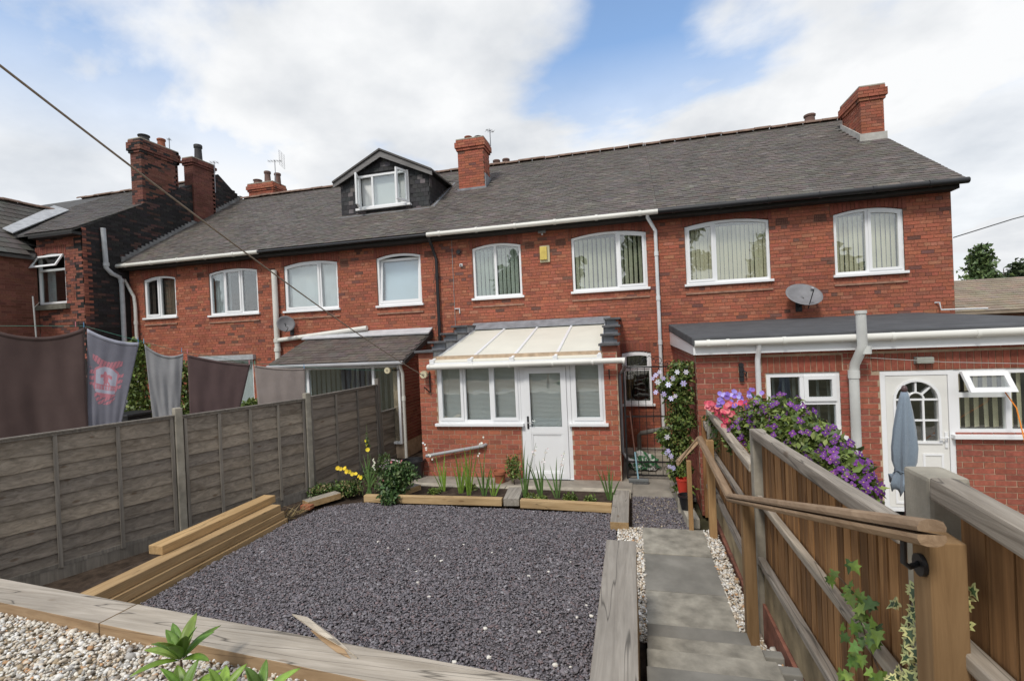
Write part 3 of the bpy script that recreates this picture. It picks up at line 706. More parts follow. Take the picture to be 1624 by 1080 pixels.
slates(orf, -19.6, GX+.02, OEY, OEZ, oang, olen, lambda x, s, y: (x > -15.15 and 12.0 < y < 13.45) or (y < 10.02+(-16.4-x)*1.0 if x < -16.4 else False), w=.24, ex=.15, maxn=300, colfn=lambda: jit((.105, .093, .084), .12))
ridge_tiles(orf, -21.5, GX-.6, ORY, ORZ+.02)
# projecting wing at the frame edge, ridge running towards the camera
r = MB(); WRX, WRZ = -18.6, 7.55
r.slab([(-16.25, 7.0, 5.52), (WRX, 7.0, WRZ), (WRX, 12.4, WRZ), (-16.25, 10.1, 5.52)], (0, 0, 0), (0, 0, -.08)); r.slab([(WRX, 7.0, WRZ), (-20.9, 7.0, 5.5), (-20.9, 12.4, 5.5), (WRX, 12.4, WRZ)], (0, 0, 0), (0, 0, -.08))
wr = r.build('wing_roof', plain('wing_roof_underlay', (.08, .078, .076), .9, .2, 4), O_, fix=True)
sm = MB(); n = 12; L = math.hypot(WRX+16.25, WRZ-5.52)
for i in range(n):
    t0, t1 = i/n, min(1, (i+1.25)/n); xa, za = -16.2+(WRX+16.2)*t0, 5.545+(WRZ-5.52)*t0; xb, zb2 = -16.2+(WRX+16.2)*t1, 5.535+(WRZ-5.52)*t1
    yy = 8.0-(i % 2)*.15; ymax = 10.0+2.3*t0
    while yy < ymax:
        sm.slab([(xa, yy, za+.012), (xa, min(yy+.29, ymax), za+.012), (xb, min(yy+.29, ymax), zb2), (xb, yy, zb2)], (0, 0, 0), (0, 0, .008), jit((.10, .092, .082), .15)); yy += .3
sm.build('slating', slate_a, wr, kind='stuff')
ridge_tiles(wr, 7.2, 12.3, WRX, WRZ+.02, 'y')
q = MB(); q.slab([(-16.75, 9.93, 6.20), (-17.15, 9.93, 6.36), (-18.85, 12.35, 7.80), (-18.4, 12.5, 7.64)], (0, 0, 0), (0, 0, .03)); q.build('valley_lead', plain('pale_lead', (.38, .39, .40), .6, .2), O_)
q = MB(); q.box(-16.3, GX, 10.0, 10.246, 6.02, 6.1); q.build('eaves_board', plain('black_board', (.02, .02, .02), .6), O_)
def red_or_soot(): return jit((.15, .062, .046), .25) if random.random() < .7 else col_soot()
ch1 = chimney(O_, -15.15, -14.72, 12.1, 13.38, 7.0, 9.42, [(-14.93, 12.4, .17, .24, blackpot), (-14.93, 13.0, .13, .35, clay)], .42, red_or_soot)
ch2 = chimney(O_, -14.98, -14.6, 13.85, 14.75, 7.2, 9.42, [(-14.8, 14.3, .14, .62, blackpot)], .25, lambda: jit((.15, .06, .046), .25))
q = MB(); y = EY+.1
while y < 16: q.box(GX+.012, GX+.05, y, y+.13, EZ+(y-EY)*SL+.03, EZ+(y-EY)*SL+.19); y += .13
q.build('stepped_flashing', plain('old_flashing', (.20, .20, .20), .7, .3), O_, kind='stuff')
pt1 = P(163, 362, x=GX+.08); pt2 = P(168, 425, x=GX+.08); pt3 = P(192, 440, x=GX+.08)
pipe(O_, [(GX+.09, pt1.y, pt1.z), (GX+.09, pt2.y, pt2.z), (GX+.09, pt2.y+.15, pt2.z-.15), (GX+.09, pt3.y-.05, pt3.z), (GX+.09, pt3.y, pt3.z-.2), (GX+.09, pt3.y, .1)], .062, plain('old_grey_pipe', (.42, .44, .46), .5), 'soil_pipe', [(GX+.09, pt2.y, pt2.z+.1), (GX+.09, pt3.y, pt3.z-.1)])

# ---------------------------------------------------------------- slate lean-to
L_ = thing('lean_to', 'low lean-to with slate roof and white patio windows behind the left fence', 'extension', (-6.6, 10.7, 0))
ly0, lz0, lz1 = 9.87, 2.26, 2.90; lx0, lx1 = -8.46, -4.93
r = MB(); r.slab([(lx0, ly0, lz0), (lx0, YF-.01, lz1), (lx0, YF-.01, lz1-.09), (lx0, ly0, lz0-.05)], (0, 0, 0), (lx1-lx0, 0, 0)); lr = r.build('roof', plain('lean_to_underlay', (.06, .055, .05), .9), L_, fix=True)
lang = math.atan((lz1-lz0)/(YF-ly0)); slates(lr, lx0, lx1, ly0, lz0, lang, math.hypot(YF-ly0, lz1-lz0)-.02, None, .24, .15, 300, lambda: jit((.115, .095, .084), .16))
q = MB(); q.slab([(-8.55, YF-.28, lz1-.06), (lx1+.03, YF-.28, lz1-.06), (lx1+.03, YF-.005, lz1+.08), (-8.55, YF-.005, lz1+.08)], (0, 0, 0), (0, -.015, .03)); q.build('flashing', plain('silver_flashing', (.50, .51, .53), .4, .12), lr)
q = MB(); q.slab([(lx1+.002, ly0-.02, lz0-.10), (lx1+.002, YF-.01, lz1-.14), (lx1+.002, YF-.01, lz1-.005), (lx1+.002, ly0-.02, lz0-.0)], (0, 0, 0), (.03, 0, 0)); q.build('bargeboard', plain('dark_barge', (.035, .032, .03), .7), lr)
q = MB(); q.tube([(lx0, ly0-.05, lz0-.05), (lx1, ly0-.05, lz0-.05)], .045, 10); q.build('gutter', greypipe, L_, smooth=True)
m = MB(); m.slab([(-5.35, 10.12, 0), (-5.35, YF-.003, 0), (-5.35, YF-.003, lz1-.12), (-5.35, 10.12, lz0-.02)], (0, 0, 0), (.242, 0, 0)); m.box(-8.3, -5.36, 10.13, 10.33, 0, .35); lwl = m.build('wall', mortar, L_)
place_bricks(lwl, [b for b in lay(10.12, YF-.005, .4, 2.85, .075, .225) if b[1] < lz0-.06+(b[0]-.1-10.12)*(lz1-lz0)/(YF-ly0)], -5.1, lambda: jit((.24, .085, .06), .2), 'y', .06, -1)
plain('grey_slat', (.30, .31, .31), .9, .06, 2)  # plain grey vanes for the middle and right panes
mx = (P(591, 590, y=10.05).x+8.3)/3.15
window(L_, 10.05, -8.3, -5.15, .36, 2.16, 0, [(0, .24, 0, 1, 'fix'), (.24, mx, 0, 1, 'fix'), (mx, 1, 0, 1, 'fix')], {0: V_PALE, 1: ('vane', MATS['grey_slat'], 1.25, .13), 2: ('vane', MATS['grey_slat'], 1.3, .15)}, sill=False)
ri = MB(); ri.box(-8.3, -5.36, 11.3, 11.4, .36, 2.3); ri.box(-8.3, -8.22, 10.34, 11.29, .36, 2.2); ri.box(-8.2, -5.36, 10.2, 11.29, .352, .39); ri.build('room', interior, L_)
pipe(L_, [(-5.03, ly0-.02, lz0-.08), (-5.03, 9.98, lz0-.3), (-5.03, 9.98, .05)], .036, upvc_old, collars=[(-5.03, 9.98, 1.4)])

# ---------------------------------------------------------------- brick porch with cream roof
K_ = thing('porch', 'red brick porch with white framed windows, glazed white door and cream panel roof', 'porch', (-2.2, 8.73, 0))
YC = 8.73; kx = [-4.05, -3.69, -2.05, -1.12, -.515, -.275]
holes = [(kx[1], kx[2], 1.06, 2.21), (kx[2], kx[3], -.1, 2.21), (kx[3], kx[4], 1.06, 2.21)]
m = MB(); grid_wall(m, kx[0], kx[5], -.05, 2.36, holes, YC+.008, YC+.11)
pw = m.build('front_wall', mortar, K_)
place_bricks(pw, lay(kx[0], kx[5], -.03, 2.33, .089, .228, holes+[(kx[1], kx[4], 2.18, 2.6)], gap=.013), YC, col_new, depth=.05)
steps = [(8.74, 9.4, 2.44), (9.4, 10.08, 2.61), (10.08, 10.76, 2.78), (10.76, YF-.004, 2.95)]
dcop = plain('dark_coping', (.10, .10, .105), .8, .4, 7, .2, .3)
for (xa, xb, nm) in ((kx[0], kx[1]-.06, 'side_wall'), (kx[4]-.02, kx[5], 'side_wall')):
    m = MB()
    for i, (ya, yb, zt_) in enumerate(steps): m.box(xa+.008, xb-.008, max(ya, YC+.112), yb, -.05, zt_-.005)
    sw = m.build(nm, mortar, K_)
    bb_ = []
    for (ya, yb, zt_) in steps: bb_ += [b for b in lay(YC+.05, YF-.01, -.03, zt_, .089, .228) if ya <= b[0] < yb and b[1] > (2.0 if xa < -2 else .0)]
    place_bricks(sw, bb_, xa if False else xb if xa > -2 else xa, col_new, 'y', .05, -1 if xa > -2 else 1, 120)
    f = MB(); [f.box(xa, xb, 8.73, 8.781, 2.33+0*i, 2.44) for i in range(1)]; f.build('pier_top', brick_a if False else plain('pier_brick', (.29, .10, .065), .9, .2, 9), sw)
    for (ya, yb, zt_) in steps:
        c = MB(); c.box(xa-.05, xb+.05, ya-.10, yb+.02, zt_, zt_+.045); c.build('coping_stone', dcop, sw, bevel=.008)
        c = MB(); c.box(xa+.003, xb-.003, ya-.006, ya+.0, zt_-.16, zt_-.001) if ya > 9 else None
        if c.v: c.build('step_face', lead, sw)
    ln = MB(); xx = xb+.004 if xa < -2 else xa-.03
    for (ya, yb, zt_) in steps: ln.box(xx, xx+.025, ya, yb, 2.2, zt_-.002)
    ln.build('lead_lining', lead, sw)
fr = upvc
lt = ('venetian', slat_white)
window(K_, YC+.02, kx[1], kx[2], 1.075, 2.205, 0, [(0, .33, 0, 1, 'sash'), (.33, .655, 0, 1, 'fix'), (.655, 1, 0, 1, 'sash')], lt, name='window')
window(K_, YC+.02, kx[3]+.005, kx[4], 1.075, 2.205, 0, [(0, 1, 0, 1, 'sash')], lt)
# door
dx0_, dx1_ = kx[2]+.005, kx[3]; m = MB(); tpd = lambda x: 2.205
m.ring([(dx0_, 0), (dx1_, 0), (dx1_, 2.205), (dx0_, 2.205)], [(dx0_+.07, .05), (dx1_-.07, .05), (dx1_-.07, 2.10), (dx0_+.07, 2.10)], YC+.015, YC+.09); m.box(dx0_-.0, dx1_, YC-.06, YC+.014, -.02, .05)
dfr = m.build('door_frame', upvc, K_)
a, b = dx0_+.075, dx1_-.075; m = MB()
m.ring([(a, .055), (b, .055), (b, 2.095), (a, 2.095)], [(a+.10, .16), (b-.10, .16), (b-.10, 1.985), (a+.10, 1.985)], YC-.005, YC+.055); m.box(a+.10, b-.10, YC, YC+.05, .88, 1.0); 
dr_ = m.build('door', upvc, dfr)
dr_['label'] = 'white door with blind behind its glass'
q = MB(); q.box(a+.1, b-.1, YC+.02, YC+.045, .16, .88); q.build('lower_panel', upvc, K_)
q = MB(); q.ring([(a+.1, .16), (b-.1, .16), (b-.1, .88), (a+.1, .88)], [(a+.125, .185), (b-.125, .185), (b-.125, .855), (a+.125, .855)], YC+.006, YC+.021); q.build('panel_bead', upvc, K_)
pane_poly('pane', [(a+.1, 1.0), (b-.1, 1.0), (b-.1, 1.985), (a+.1, 1.985)], YC+.02, glass, dfr)
blind(dfr, lt, a+.1, b-.1, 1.0, 1.985, YC+.09)
q = MB(); q.box(a+.03, a+.065, YC-.016, YC-.006, .97, 1.2); h_ = q.build('handle_plate', blackmetal, dfr)
q = MB(); q.tube([(a+.048, YC-.017, 1.09), (a+.048, YC-.06, 1.09), (a+.15, YC-.062, 1.085)], .009, 8); q.build('lever_handle', plain('chrome', (.6, .6, .6), .2, .05, 3, .5, 0, 1), dfr, smooth=True)
# interior, roof
q = MB(); q.box(kx[1]+.02, kx[4]-.06, 9.3, 9.34, 0, 2.2); q.box(kx[1]+.02, kx[4]-.06, YC+.115, 9.29, -.03, .0); q.build('room', plain('porch_room', (.35, .34, .33), .9), K_)
zf, zb_, yf = 2.245, 2.90, 8.58; s_r = (zb_-zf)/(YF-yf)
ex = [kx[1]-.02]+[-2.95, -2.15, -1.35]+[kx[4]-.055]
for i in range(4):
    q = MB(); q.slab([(ex[i]+.012, yf+.03, zf+.0), (ex[i+1]-.012, yf+.03, zf+.0), (ex[i+1]-.012, YF-.1, zf+s_r*(YF-.1-yf)), (ex[i]+.012, YF-.1, zf+s_r*(YF-.1-yf))], (0, 0, 0), (0, 0, .02)); q.build('roof_panel', polyc, K_)
for i in range(5):
    q = MB(); q.bar((ex[i], yf, zf+.026), (ex[i], YF-.06, zf+.026+s_r*(YF-.06-yf)), .05, .04); q.bar((ex[i], yf-.02, zf+.015), (ex[i], yf+.02, zf+.02), .085, .085); q.build('glazing_bar', upvc, K_, bevel=.006)
q = MB(); q.bar((ex[0]-.02, yf+.02, zf-.03), (ex[4]+.03, yf+.02, zf-.03), .04, .055); q.build('eaves_beam', upvc, K_)
q = MB(); q.slab([(ex[0]-.1, YF-.02, zb_+.13), (ex[4]+.1, YF-.02, zb_+.13), (ex[4]+.1, YF-.30, zb_-.02), (ex[0]-.1, YF-.30, zb_-.02)], (0, 0, 0), (0, 0, .025)); q.build('top_flashing', lead, K_)
gx0, gx1 = kx[1]-.09, kx[5]+.14
q = MB(); q.tube([(gx0, yf-.05, 2.165), (gx1, yf-.05, 2.185)], .052, 10)
for xx in (gx0+.03, -2.9, -2.2, -1.4, -.7, gx1-.04): q.tube([(xx, yf-.05, 2.168), (xx+.03, yf-.05, 2.17)], .060, 10)
q.build('gutter', upvc_old, K_, smooth=True)
pipe(K_, [(gx1-.02, yf-.04, 2.12), (gx1-.03, 8.9, 2.0), (gx1-.12, 9.0, 1.9), (gx1-.12, 9.0, .5), (gx1-.02, 9.0, .36), (gx1+.15, 9.05, .3)], .034, greypipe)
wp0, wp1 = P(676, 723, y=8.62), P(767, 707, y=8.66)
q = MB(); q.tube([wp0, wp1, wp1+Vector((.03, .09, .01))], .032, 10); q.build('waste_pipe', greypipe, K_, smooth=True)
lampb = plain('dark_iron', (.02, .02, .022), .5)
p = P(966, 590, y=YC); q = MB(); q.tube([(p.x, YC-.005, p.z+.05), (p.x, YC-.03, p.z), (p.x, YC-.02, p.z-.12)], .009, 6); q.build('wall_hook', lampb, K_)

# ---------------------------------------------------------------- flat roofed extension on the right
E_ = thing('flat_roof_extension', 'flat-roofed brick extension with black felt roof and white fascia', 'extension', (3.0, 9.4, 0))
YE = 7.35; X0, X1 = .87, 5.6
wA = (1.775, 2.675, 1.16, 2.005); dA = (3.14, 3.955, .16, 2.0); wB = (3.955, 5.4, 1.18, 2.0)
holes = [wA, (dA[0], wB[1], 1.18, 2.0), (dA[0], dA[1], 0, 1.19)]
m = MB(); grid_wall(m, X0, X1, 0, 2.33, holes, YE+.008, YE+.12); ew = m.build('front_wall', mortar, E_)
soldh = [(1.73, 2.72, 2.005, 2.235), (3.05, 5.6, 2.0, 2.235)]
place_bricks(ew, lay(X0, X1, 0, 2.31, .0755, .225, holes+soldh, gap=.012), YE, col_ext, depth=.05)
off = wloc(ew)
for (sa, sb, z0_, z1_) in soldh:
    x = sa
    while x < sb-.03:
        o = bpy.data.objects.new('soldier_brick', cube); COL.objects.link(o); o.parent = ew; o.color = (*jit((.26, .078, .05), .12), 1)
        o.location = Vector((x+.033, YE+.024, (z0_+z1_)/2+.003))-off; o.scale = (.066, .05, z1_-z0_-.012); x += .0755
m = MB(); m.box(X0+.008, X0+.12, YE+.121, YF-.003, 0, 2.33); sw = m.build('side_wall', mortar, E_)
place_bricks(sw, lay(YE+.052, YF-.01, 0, 2.31, .0755, .225, gap=.012), X0, col_ext, 'y', .05, 1)
ri = MB(); ri.box(X0+.2, X1, 8.6, 8.7, 0, 2.3); ri.box(X0+.2, X0+.3, YE+.2, 8.59, 0, 2.3); ri.box(2.85, 3.0, YE+.125, 8.59, 0, 2.3); ri.box(X0+.31, X1, YE+.2, 8.59, .0, .03); ri.build('room', interior, E_)
zfr, zbk = 2.545, 2.80
m = MB(); m.slab([(X0-.06, YE-.16, zfr), (X0-.06, YF-.005, zbk), (X0-.06, YF-.005, zbk-.16), (X0-.06, YE-.16, zfr-.12)], (0, 0, 0), (X1+.1-X0, 0, 0)); m.build('felt_roof', felt, E_, bevel=.02)
q = MB(); q.box(X0-.02, X1, YE-.13, YE-.105, 2.30, zfr-.08); q.build('fascia', upvc, E_)
q = MB(); q.slab([(X0-.045, YE-.13, 2.30), (X0-.045, YF-.005, 2.34), (X0-.045, YF-.005, 2.63), (X0-.045, YE-.13, zfr-.08)], (0, 0, 0), (.024, 0, 0)); q.build('side_fascia', upvc, E_)
q = MB(); q.box(X0-.02, X1, YE-.104, YE-.002, 2.31, 2.33); q.build('soffit', upvc, E_)
q = MB(); q.tube([(X0-.03, YE-.18, 2.455), (X1, YE-.18, 2.465)], .05, 10)
for xx in (1.0, 1.25, 1.95, 3.2, 4.1): q.tube([(xx, YE-.18, 2.455), (xx+.04, YE-.18, 2.455)], .058, 10)
q.build('gutter', upvc_old, E_, smooth=True)
px_ = P(1201, 560, y=YE-.06).x; pipe(E_, [(px_, YE-.17, 2.42), (px_, YE-.1, 2.28), (px_, YE-.06, 2.2), (px_, YE-.06, .1)], .036, upvc, collars=[])
sp = P(1356, 640, y=YE-.1); st_ = P(1365, 520, y=YE-.22); zt_ = P(1362, 494, y=YE-.25).z
m = MB(); m.tube([(st_.x-.01, YE-.26, zt_), (st_.x, YE-.25, 2.36), (st_.x-.02, YE-.22, 2.26), (sp.x+.01, YE-.12, 2.12), (sp.x, YE-.1, 2.0), (sp.x, YE-.1, .1)], .058, 14)
for z_ in (1.98, 2.3): m.tube([(sp.x+(.09 if z_ > 2.2 else 0), YE-(.23 if z_ > 2.2 else .1), z_-.05), (sp.x+(.09 if z_ > 2.2 else 0), YE-(.23 if z_ > 2.2 else .1), z_+.05)], .068, 14)
m.tube([(st_.x-.01, YE-.26, zt_-.03), (st_.x-.01, YE-.26, zt_+.01)], .068, 14); m.build('soil_pipe', plain('aged_white_pipe', (.56, .57, .55), .45, .15, 2), E_, smooth=True)
DK = ('vane', plain('dark_grey_blind', (.20, .22, .21), .9, .1, 2), .9, .13)  # dark grey vanes of the extension window
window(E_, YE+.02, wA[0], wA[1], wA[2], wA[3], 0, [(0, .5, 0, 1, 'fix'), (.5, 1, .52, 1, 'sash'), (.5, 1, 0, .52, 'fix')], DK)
ub = .30/1.445*1.0
w2 = window(E_, YE+.02, wB[0]+.003, wB[1], wB[2], wB[3], 0, [(0, .40, 0, .60, 'fix'), (0, .40, .60, 1, 'none'), (.40, 1, 0, 1, 'fix')], ('vane', slat_beige, .5, .10))
xa, xb = wB[0]+.07, wB[0]+.55; zt_ = 1.975; zb2 = 1.70
q = MB(); q.ring(shape(xa, xb, zb2, lambda x: zt_, 0), shape(xa, xb, zb2, lambda x: zt_, .06), YE-.03, YE+.02); g_ = MB(); g_.slab([(x, YE-.01, z) for x, z in shape(xa, xb, zb2, lambda x: zt_, .055)], (0, 0, 0), (0, .012, 0))
for mb, nm, mt in ((q, 'open_sash', upvc), (g_, 'pane', glass)):
    mb.v = [(x, y-(zt_-z)*.62, z+(zt_-z)*.12) for x, y, z in mb.v]; mb.build(nm, mt, w2, fix=True)
# door with arched fanlight
m = MB(); m.ring([(dA[0], dA[2]), (dA[1], dA[2]), (dA[1], dA[3]), (dA[0], dA[3])], [(dA[0]+.06, dA[2]+.05), (dA[1]-.06, dA[2]+.05), (dA[1]-.06, dA[3]-.06), (dA[0]+.06, dA[3]-.06)], YE+.012, YE+.10); df = m.build('door_frame', upvc, E_)
a, b, zb0, ztp = dA[0]+.065, dA[1]-.065, dA[2]+.055, dA[3]-.065; xc = (a+b)/2; gw_, gz0, gz1 = .235, 1.08, 1.62
arc = [(xc-gw_, gz0), (xc+gw_, gz0)]+[(xc+gw_*cos(pi*i/12), gz1+gw_*sin(pi*i/12)) for i in range(13)]
outr = [(a, zb0), (b, zb0)]+[(b, gz1)]+[(b+(a-b)*i/10, ztp) for i in range(11)]+[(a, gz1)]
outr = outr[:2]+[(b, gz1)]+[(b+(a-b)*i/10, ztp) for i in range(11)]+[(a, gz1)]
m = MB(); m.ring(outr, arc, YE+.02, YE+.07); dd = m.build('door', plain('cream_door', (.74, .735, .70), .4, .03, 2), df)
m = MB(); arc2 = [(xc-gw_-.03, gz0-.03), (xc+gw_+.03, gz0-.03)]+[(xc+(gw_+.03)*cos(pi*i/12), gz1+(gw_+.03)*sin(pi*i/12)) for i in range(13)]
m.ring(arc2, arc, YE+.004, YE+.019)
for dx in (-gw_/3-.0, gw_/3): m.box(xc+dx*1.0-.011, xc+dx*1.0+.011, YE+.026, YE+.046, gz0, gz1)
for z in (1.35, gz1): m.box(xc-gw_, xc+gw_, YE+.024, YE+.048, z-.011, z+.011)
for ang in (45, 90, 135): m.bar((xc+.09*cos(radians(ang)), YE+.036, gz1+.09*sin(radians(ang))), (xc+gw_*cos(radians(ang)), YE+.036, gz1+gw_*sin(radians(ang))), .02, .022, up=(0, 1, 0))
m.tube([(xc+.09*cos(pi*i/10), YE+.036, gz1+.09*sin(pi*i/10)) for i in range(11)], .012, 6)
m.build('glazing_bars', upvc, df); 
q = MB(); q.slab([(x, YE+.05, z) for x, z in arc], (0, 0, 0), (0, .008, 0)); q.build('pane', glass, df, fix=True)
for (u0, u1, v0, v1) in ((.1, .43, .26, .92), (.57, .9, .26, .92)):
    xa, xb = a+(b-a)*u0, a+(b-a)*u1; q = MB(); q.ring([(xa, v0), (xb, v0), (xb, v1), (xa, v1)], [(xa+.025, v0+.025), (xb-.025, v0+.025), (xb-.025, v1-.025), (xa+.025, v1-.025)], YE+.01, YE+.0195); q.build('raised_panel', upvc, df)
q = MB(); q.box(b-.05, b-.02, YE+.004, YE+.019, 1.0, 1.2); q.tube([(b-.035, YE+.01, 1.14), (b-.035, YE-.04, 1.14), (b-.13, YE-.042, 1.135)], .009, 8); q.build('handle', upvc, df)
p = P(1175, 590, y=YE); q = MB(); q.box(p.x-.025, p.x+.025, YE-.04, YE-.002, p.z-.12, p.z+.12)
for zz in (-.1, -.03, .04, .1): q.tube([(p.x, YE-.05, p.z+zz), (p.x, YE-.02, p.z+zz)], .034, 8)
q.tube([(p.x+.03, YE-.03, p.z+.02), (p.x+.06, YE-.06, p.z+.0), (p.x+.05, YE-.05, p.z-.06)], .01, 6); bk = q.build('iron_bracket', lampb); tag(bk, 'black cast iron bracket on the brick wall left of the extension downpipe', 'bracket')
p = P(1463, 571, y=YE); q = MB(); q.box(p.x-.1, p.x+.1, YE-.02, YE-.001, p.z-.045, p.z+.045); bl_ = thing('bulkhead_light', 'small grey bulkhead light above the arched glass door', 'light', (p.x, YE, p.z-.05)); q.build('backplate', plain('light_back', (.2, .2, .19), .6), bl_)
q = MB(); q.box(p.x-.095, p.x+.095, YE-.075, YE-.021, p.z-.04, p.z+.04); q.build('lens', plain('light_lens', (.30, .31, .27), .35), bl_, bevel=.012)
p = P(1488, 480, y=YF-.02); p2 = P(1535, 495, y=YF-.6)
q = MB(); q.tube([(p.x-.05, YF-.004, p.z), (p.x, YF-.06, p.z), (p.x+.02, YF-.07, 2.83), (p.x+.6, YF-.4, 2.81)], .016, 8); q.build('overflow_pipe', whitepipe, E_, smooth=True)
# ---------------------------------------------------------------- ground
def sheet(name, poly, z, mat, thick=.04):
    m = MB(); m.slab([(x, y, z) for x, y in poly], (0, 0, 0), (0, 0, -thick)); o = m.build(name, mat, fix=True); return tag(o, kind='structure')
grass_g = plain('ground_earth', (.075, .07, .04), .95, .4, 1.5, .1, .5)
m = MB(); m.add([(-400, -400, -.06), (400, -400, -.06), (400, 400, -.06), (-400, 400, -.06)], [(0, 1, 2, 3)]); tag(m.build('ground', grass_g), kind='structure')
yardc = plain('yard_concrete', (.27, .245, .205), .9, .3, 2.5, .2, .4)
sheet('side_passage_paving', [(-.27, 7.95), (.86, 7.95), (.86, 11.4), (-.27, 11.4)], .03, yardc)
sheet('neighbour_yard_paving', [(1.06, 1.0), (9, 1.0), (9, 7.34), (1.06, 7.34)], .10, yardc)
sheet('left_yard', [(-16.3, 4.5), (-7.2, 3.2), (-6.4, 5.5), (-5.7, 7.4), (-5.5, 9.8), (-16.3, 9.8)], .05, yardc)
sheet('garden_soil', [(-7.35, 2.7), (-.0, 2.4), (-.0, 8.6), (-4.4, 8.6), (-4.4, 11.4), (-5.28, 11.4), (-5.58, 7.4), (-6.3, 5.5)], .02, soil, .05)
m = MB(); m.slab([(-9, -3, -.05), (0, -3, -.05), (0, 2.30, -.05), (-.3, 2.36, -.05), (-5.6, 2.82, -.05), (-9, 3.1, -.05)], (0, 0, 0), (0, 0, .86)); tag(m.build('raised_bed_ground', plain('sandy_soil', (.30, .25, .18), .95, .3, 6, .1, .5), fix=True), kind='structure')
m = MB(); m.box(.78, 3.5, -3, 1.75, -.05, .80); tag(m.build('upper_side_ground', soil), kind='structure')

def multi_mesh(name, V, Fc, C, mat, parent=None, smooth=False):
    """V (n,k,3) vertices of n pieces, Fc list of faces of one piece, C (n,3) colour"""
    n, k, _ = V.shape; me = bpy.data.meshes.new(name)
    lens = np.array([len(f) for f in Fc]); idx = np.concatenate([np.array(f) for f in Fc]); L = len(idx)
    loops = (idx[None, :]+(np.arange(n)*k)[:, None]).ravel(); starts = np.concatenate([[0], np.cumsum(lens)[:-1]])
    starts = (starts[None, :]+(np.arange(n)*L)[:, None]).ravel()
    o_off = np.array([(V[..., 0].min()+V[..., 0].max())/2, (V[..., 1].min()+V[..., 1].max())/2, V[..., 2].min()])
    if parent is not None: o_off = np.array(wloc(parent))
    me.vertices.add(n*k); me.vertices.foreach_set('co', (V.reshape(-1, 3)-o_off).ravel().astype(np.float32))
    me.loops.add(n*L); me.loops.foreach_set('vertex_index', loops.astype(np.int32))
    me.polygons.add(n*len(Fc)); me.polygons.foreach_set('loop_start', starts.astype(np.int32)); me.polygons.foreach_set('loop_total', np.tile(lens, n).astype(np.int32))
    me.update(calc_edges=True)
    at = me.color_attributes.new('tint', 'FLOAT_COLOR', 'CORNER'); cc = np.ones((n, L, 4), np.float32); cc[..., :3] = C[:, None, :]; at.data.foreach_set('color', cc.ravel())
    if smooth: me.polygons.foreach_set('use_smooth', np.ones(len(me.polygons), bool))
    return mk(name, me, parent, o_off if parent is None else (0, 0, 0), mat)
def in_poly(x, y, poly):
    ins = np.zeros(len(x), bool); n = len(poly)
    for i in range(n):
        x1, y1 = poly[i]; x2, y2 = poly[(i+1) % n]; c = ((y1 > y) != (y2 > y)) & (x < (x2-x1)*(y-y1)/((y2-y1) if y2 != y1 else 1e-9)+x1); ins ^= c
    return ins
def rnd_pts(poly, n):
    a = np.array(poly); lo, hi = a.min(0), a.max(0); x = RNG.uniform(lo[0], hi[0], n*3); y = RNG.uniform(lo[1], hi[1], n*3); k = in_poly(x, y, poly); return x[k][:n], y[k][:n]
def rotmats(n, tilt):
    yaw = RNG.uniform(0, 2*pi, n); tx = RNG.normal(0, tilt, n); ty = RNG.normal(0, tilt, n)
    cz, sz, cx, sx, cy, sy = np.cos(yaw), np.sin(yaw), np.cos(tx), np.sin(tx), np.cos(ty), np.sin(ty); z0 = np.zeros(n); o1 = np.ones(n)
    Rz = np.stack([np.stack([cz, -sz, z0], -1), np.stack([sz, cz, z0], -1), np.stack([z0, z0, o1], -1)], -2)
    Rx = np.stack([np.stack([o1, z0, z0], -1), np.stack([z0, cx, -sx], -1), np.stack([z0, sx, cx], -1)], -2)
    Ry = np.stack([np.stack([cy, z0, sy], -1), np.stack([z0, o1, z0], -1), np.stack([-sy, z0, cy], -1)], -2)
    return Rx@Ry@Rz
def chips(name, poly, n, z, size, pal, wts, tilt=.33, thick=.006, dz=.014, lump=None):
    x, y = rnd_pts(poly, n); n = len(x); k = 5
    ang = np.arange(k)*2*pi/k+RNG.uniform(-.35, .35, (n, k)); rad = RNG.uniform(.55, 1.1, (n, k)); s = np.exp(RNG.normal(0, .35, n))*size; asp = RNG.uniform(.45, 1, n)
    t = thick*RNG.uniform(.5, 1.4, n)
    pt = np.stack([np.cos(ang)*rad*s[:, None], np.sin(ang)*rad*(s*asp)[:, None]], -1)
    V = np.zeros((n, 2*k, 3)); V[:, :k, :2] = pt; V[:, k:, :2] = pt*RNG.uniform(.8, 1, (n, 1, 1)); V[:, :k, 2] = -t[:, None]/2; V[:, k:, 2] = t[:, None]/2
    V = np.einsum('nij,nkj->nki', rotmats(n, tilt), V)
    zz = (lump(x, y) if lump else 0)+z+RNG.uniform(0, dz, n); V += np.stack([x, y, zz], -1)[:, None, :]
    C = np.array(pal)[RNG.choice(len(pal), n, p=np.array(wts)/sum(wts))]*RNG.uniform(.75, 1.25, (n, 1))
    fc = [tuple(range(k-1, -1, -1)), tuple(range(k, 2*k))]+[(i, (i+1) % k, k+(i+1) % k, k+i) for i in range(k)]
    return multi_mesh(name, V, fc, np.clip(C, 0, .9), chip_a)
_bm = bmesh.new(); bmesh.ops.create_icosphere(_bm, subdivisions=1, radius=1); ICO = np.array([v.co[:] for v in _bm.verts]); ICOF = [tuple(v.index for v in f.verts) for f in _bm.faces]; _bm.free()
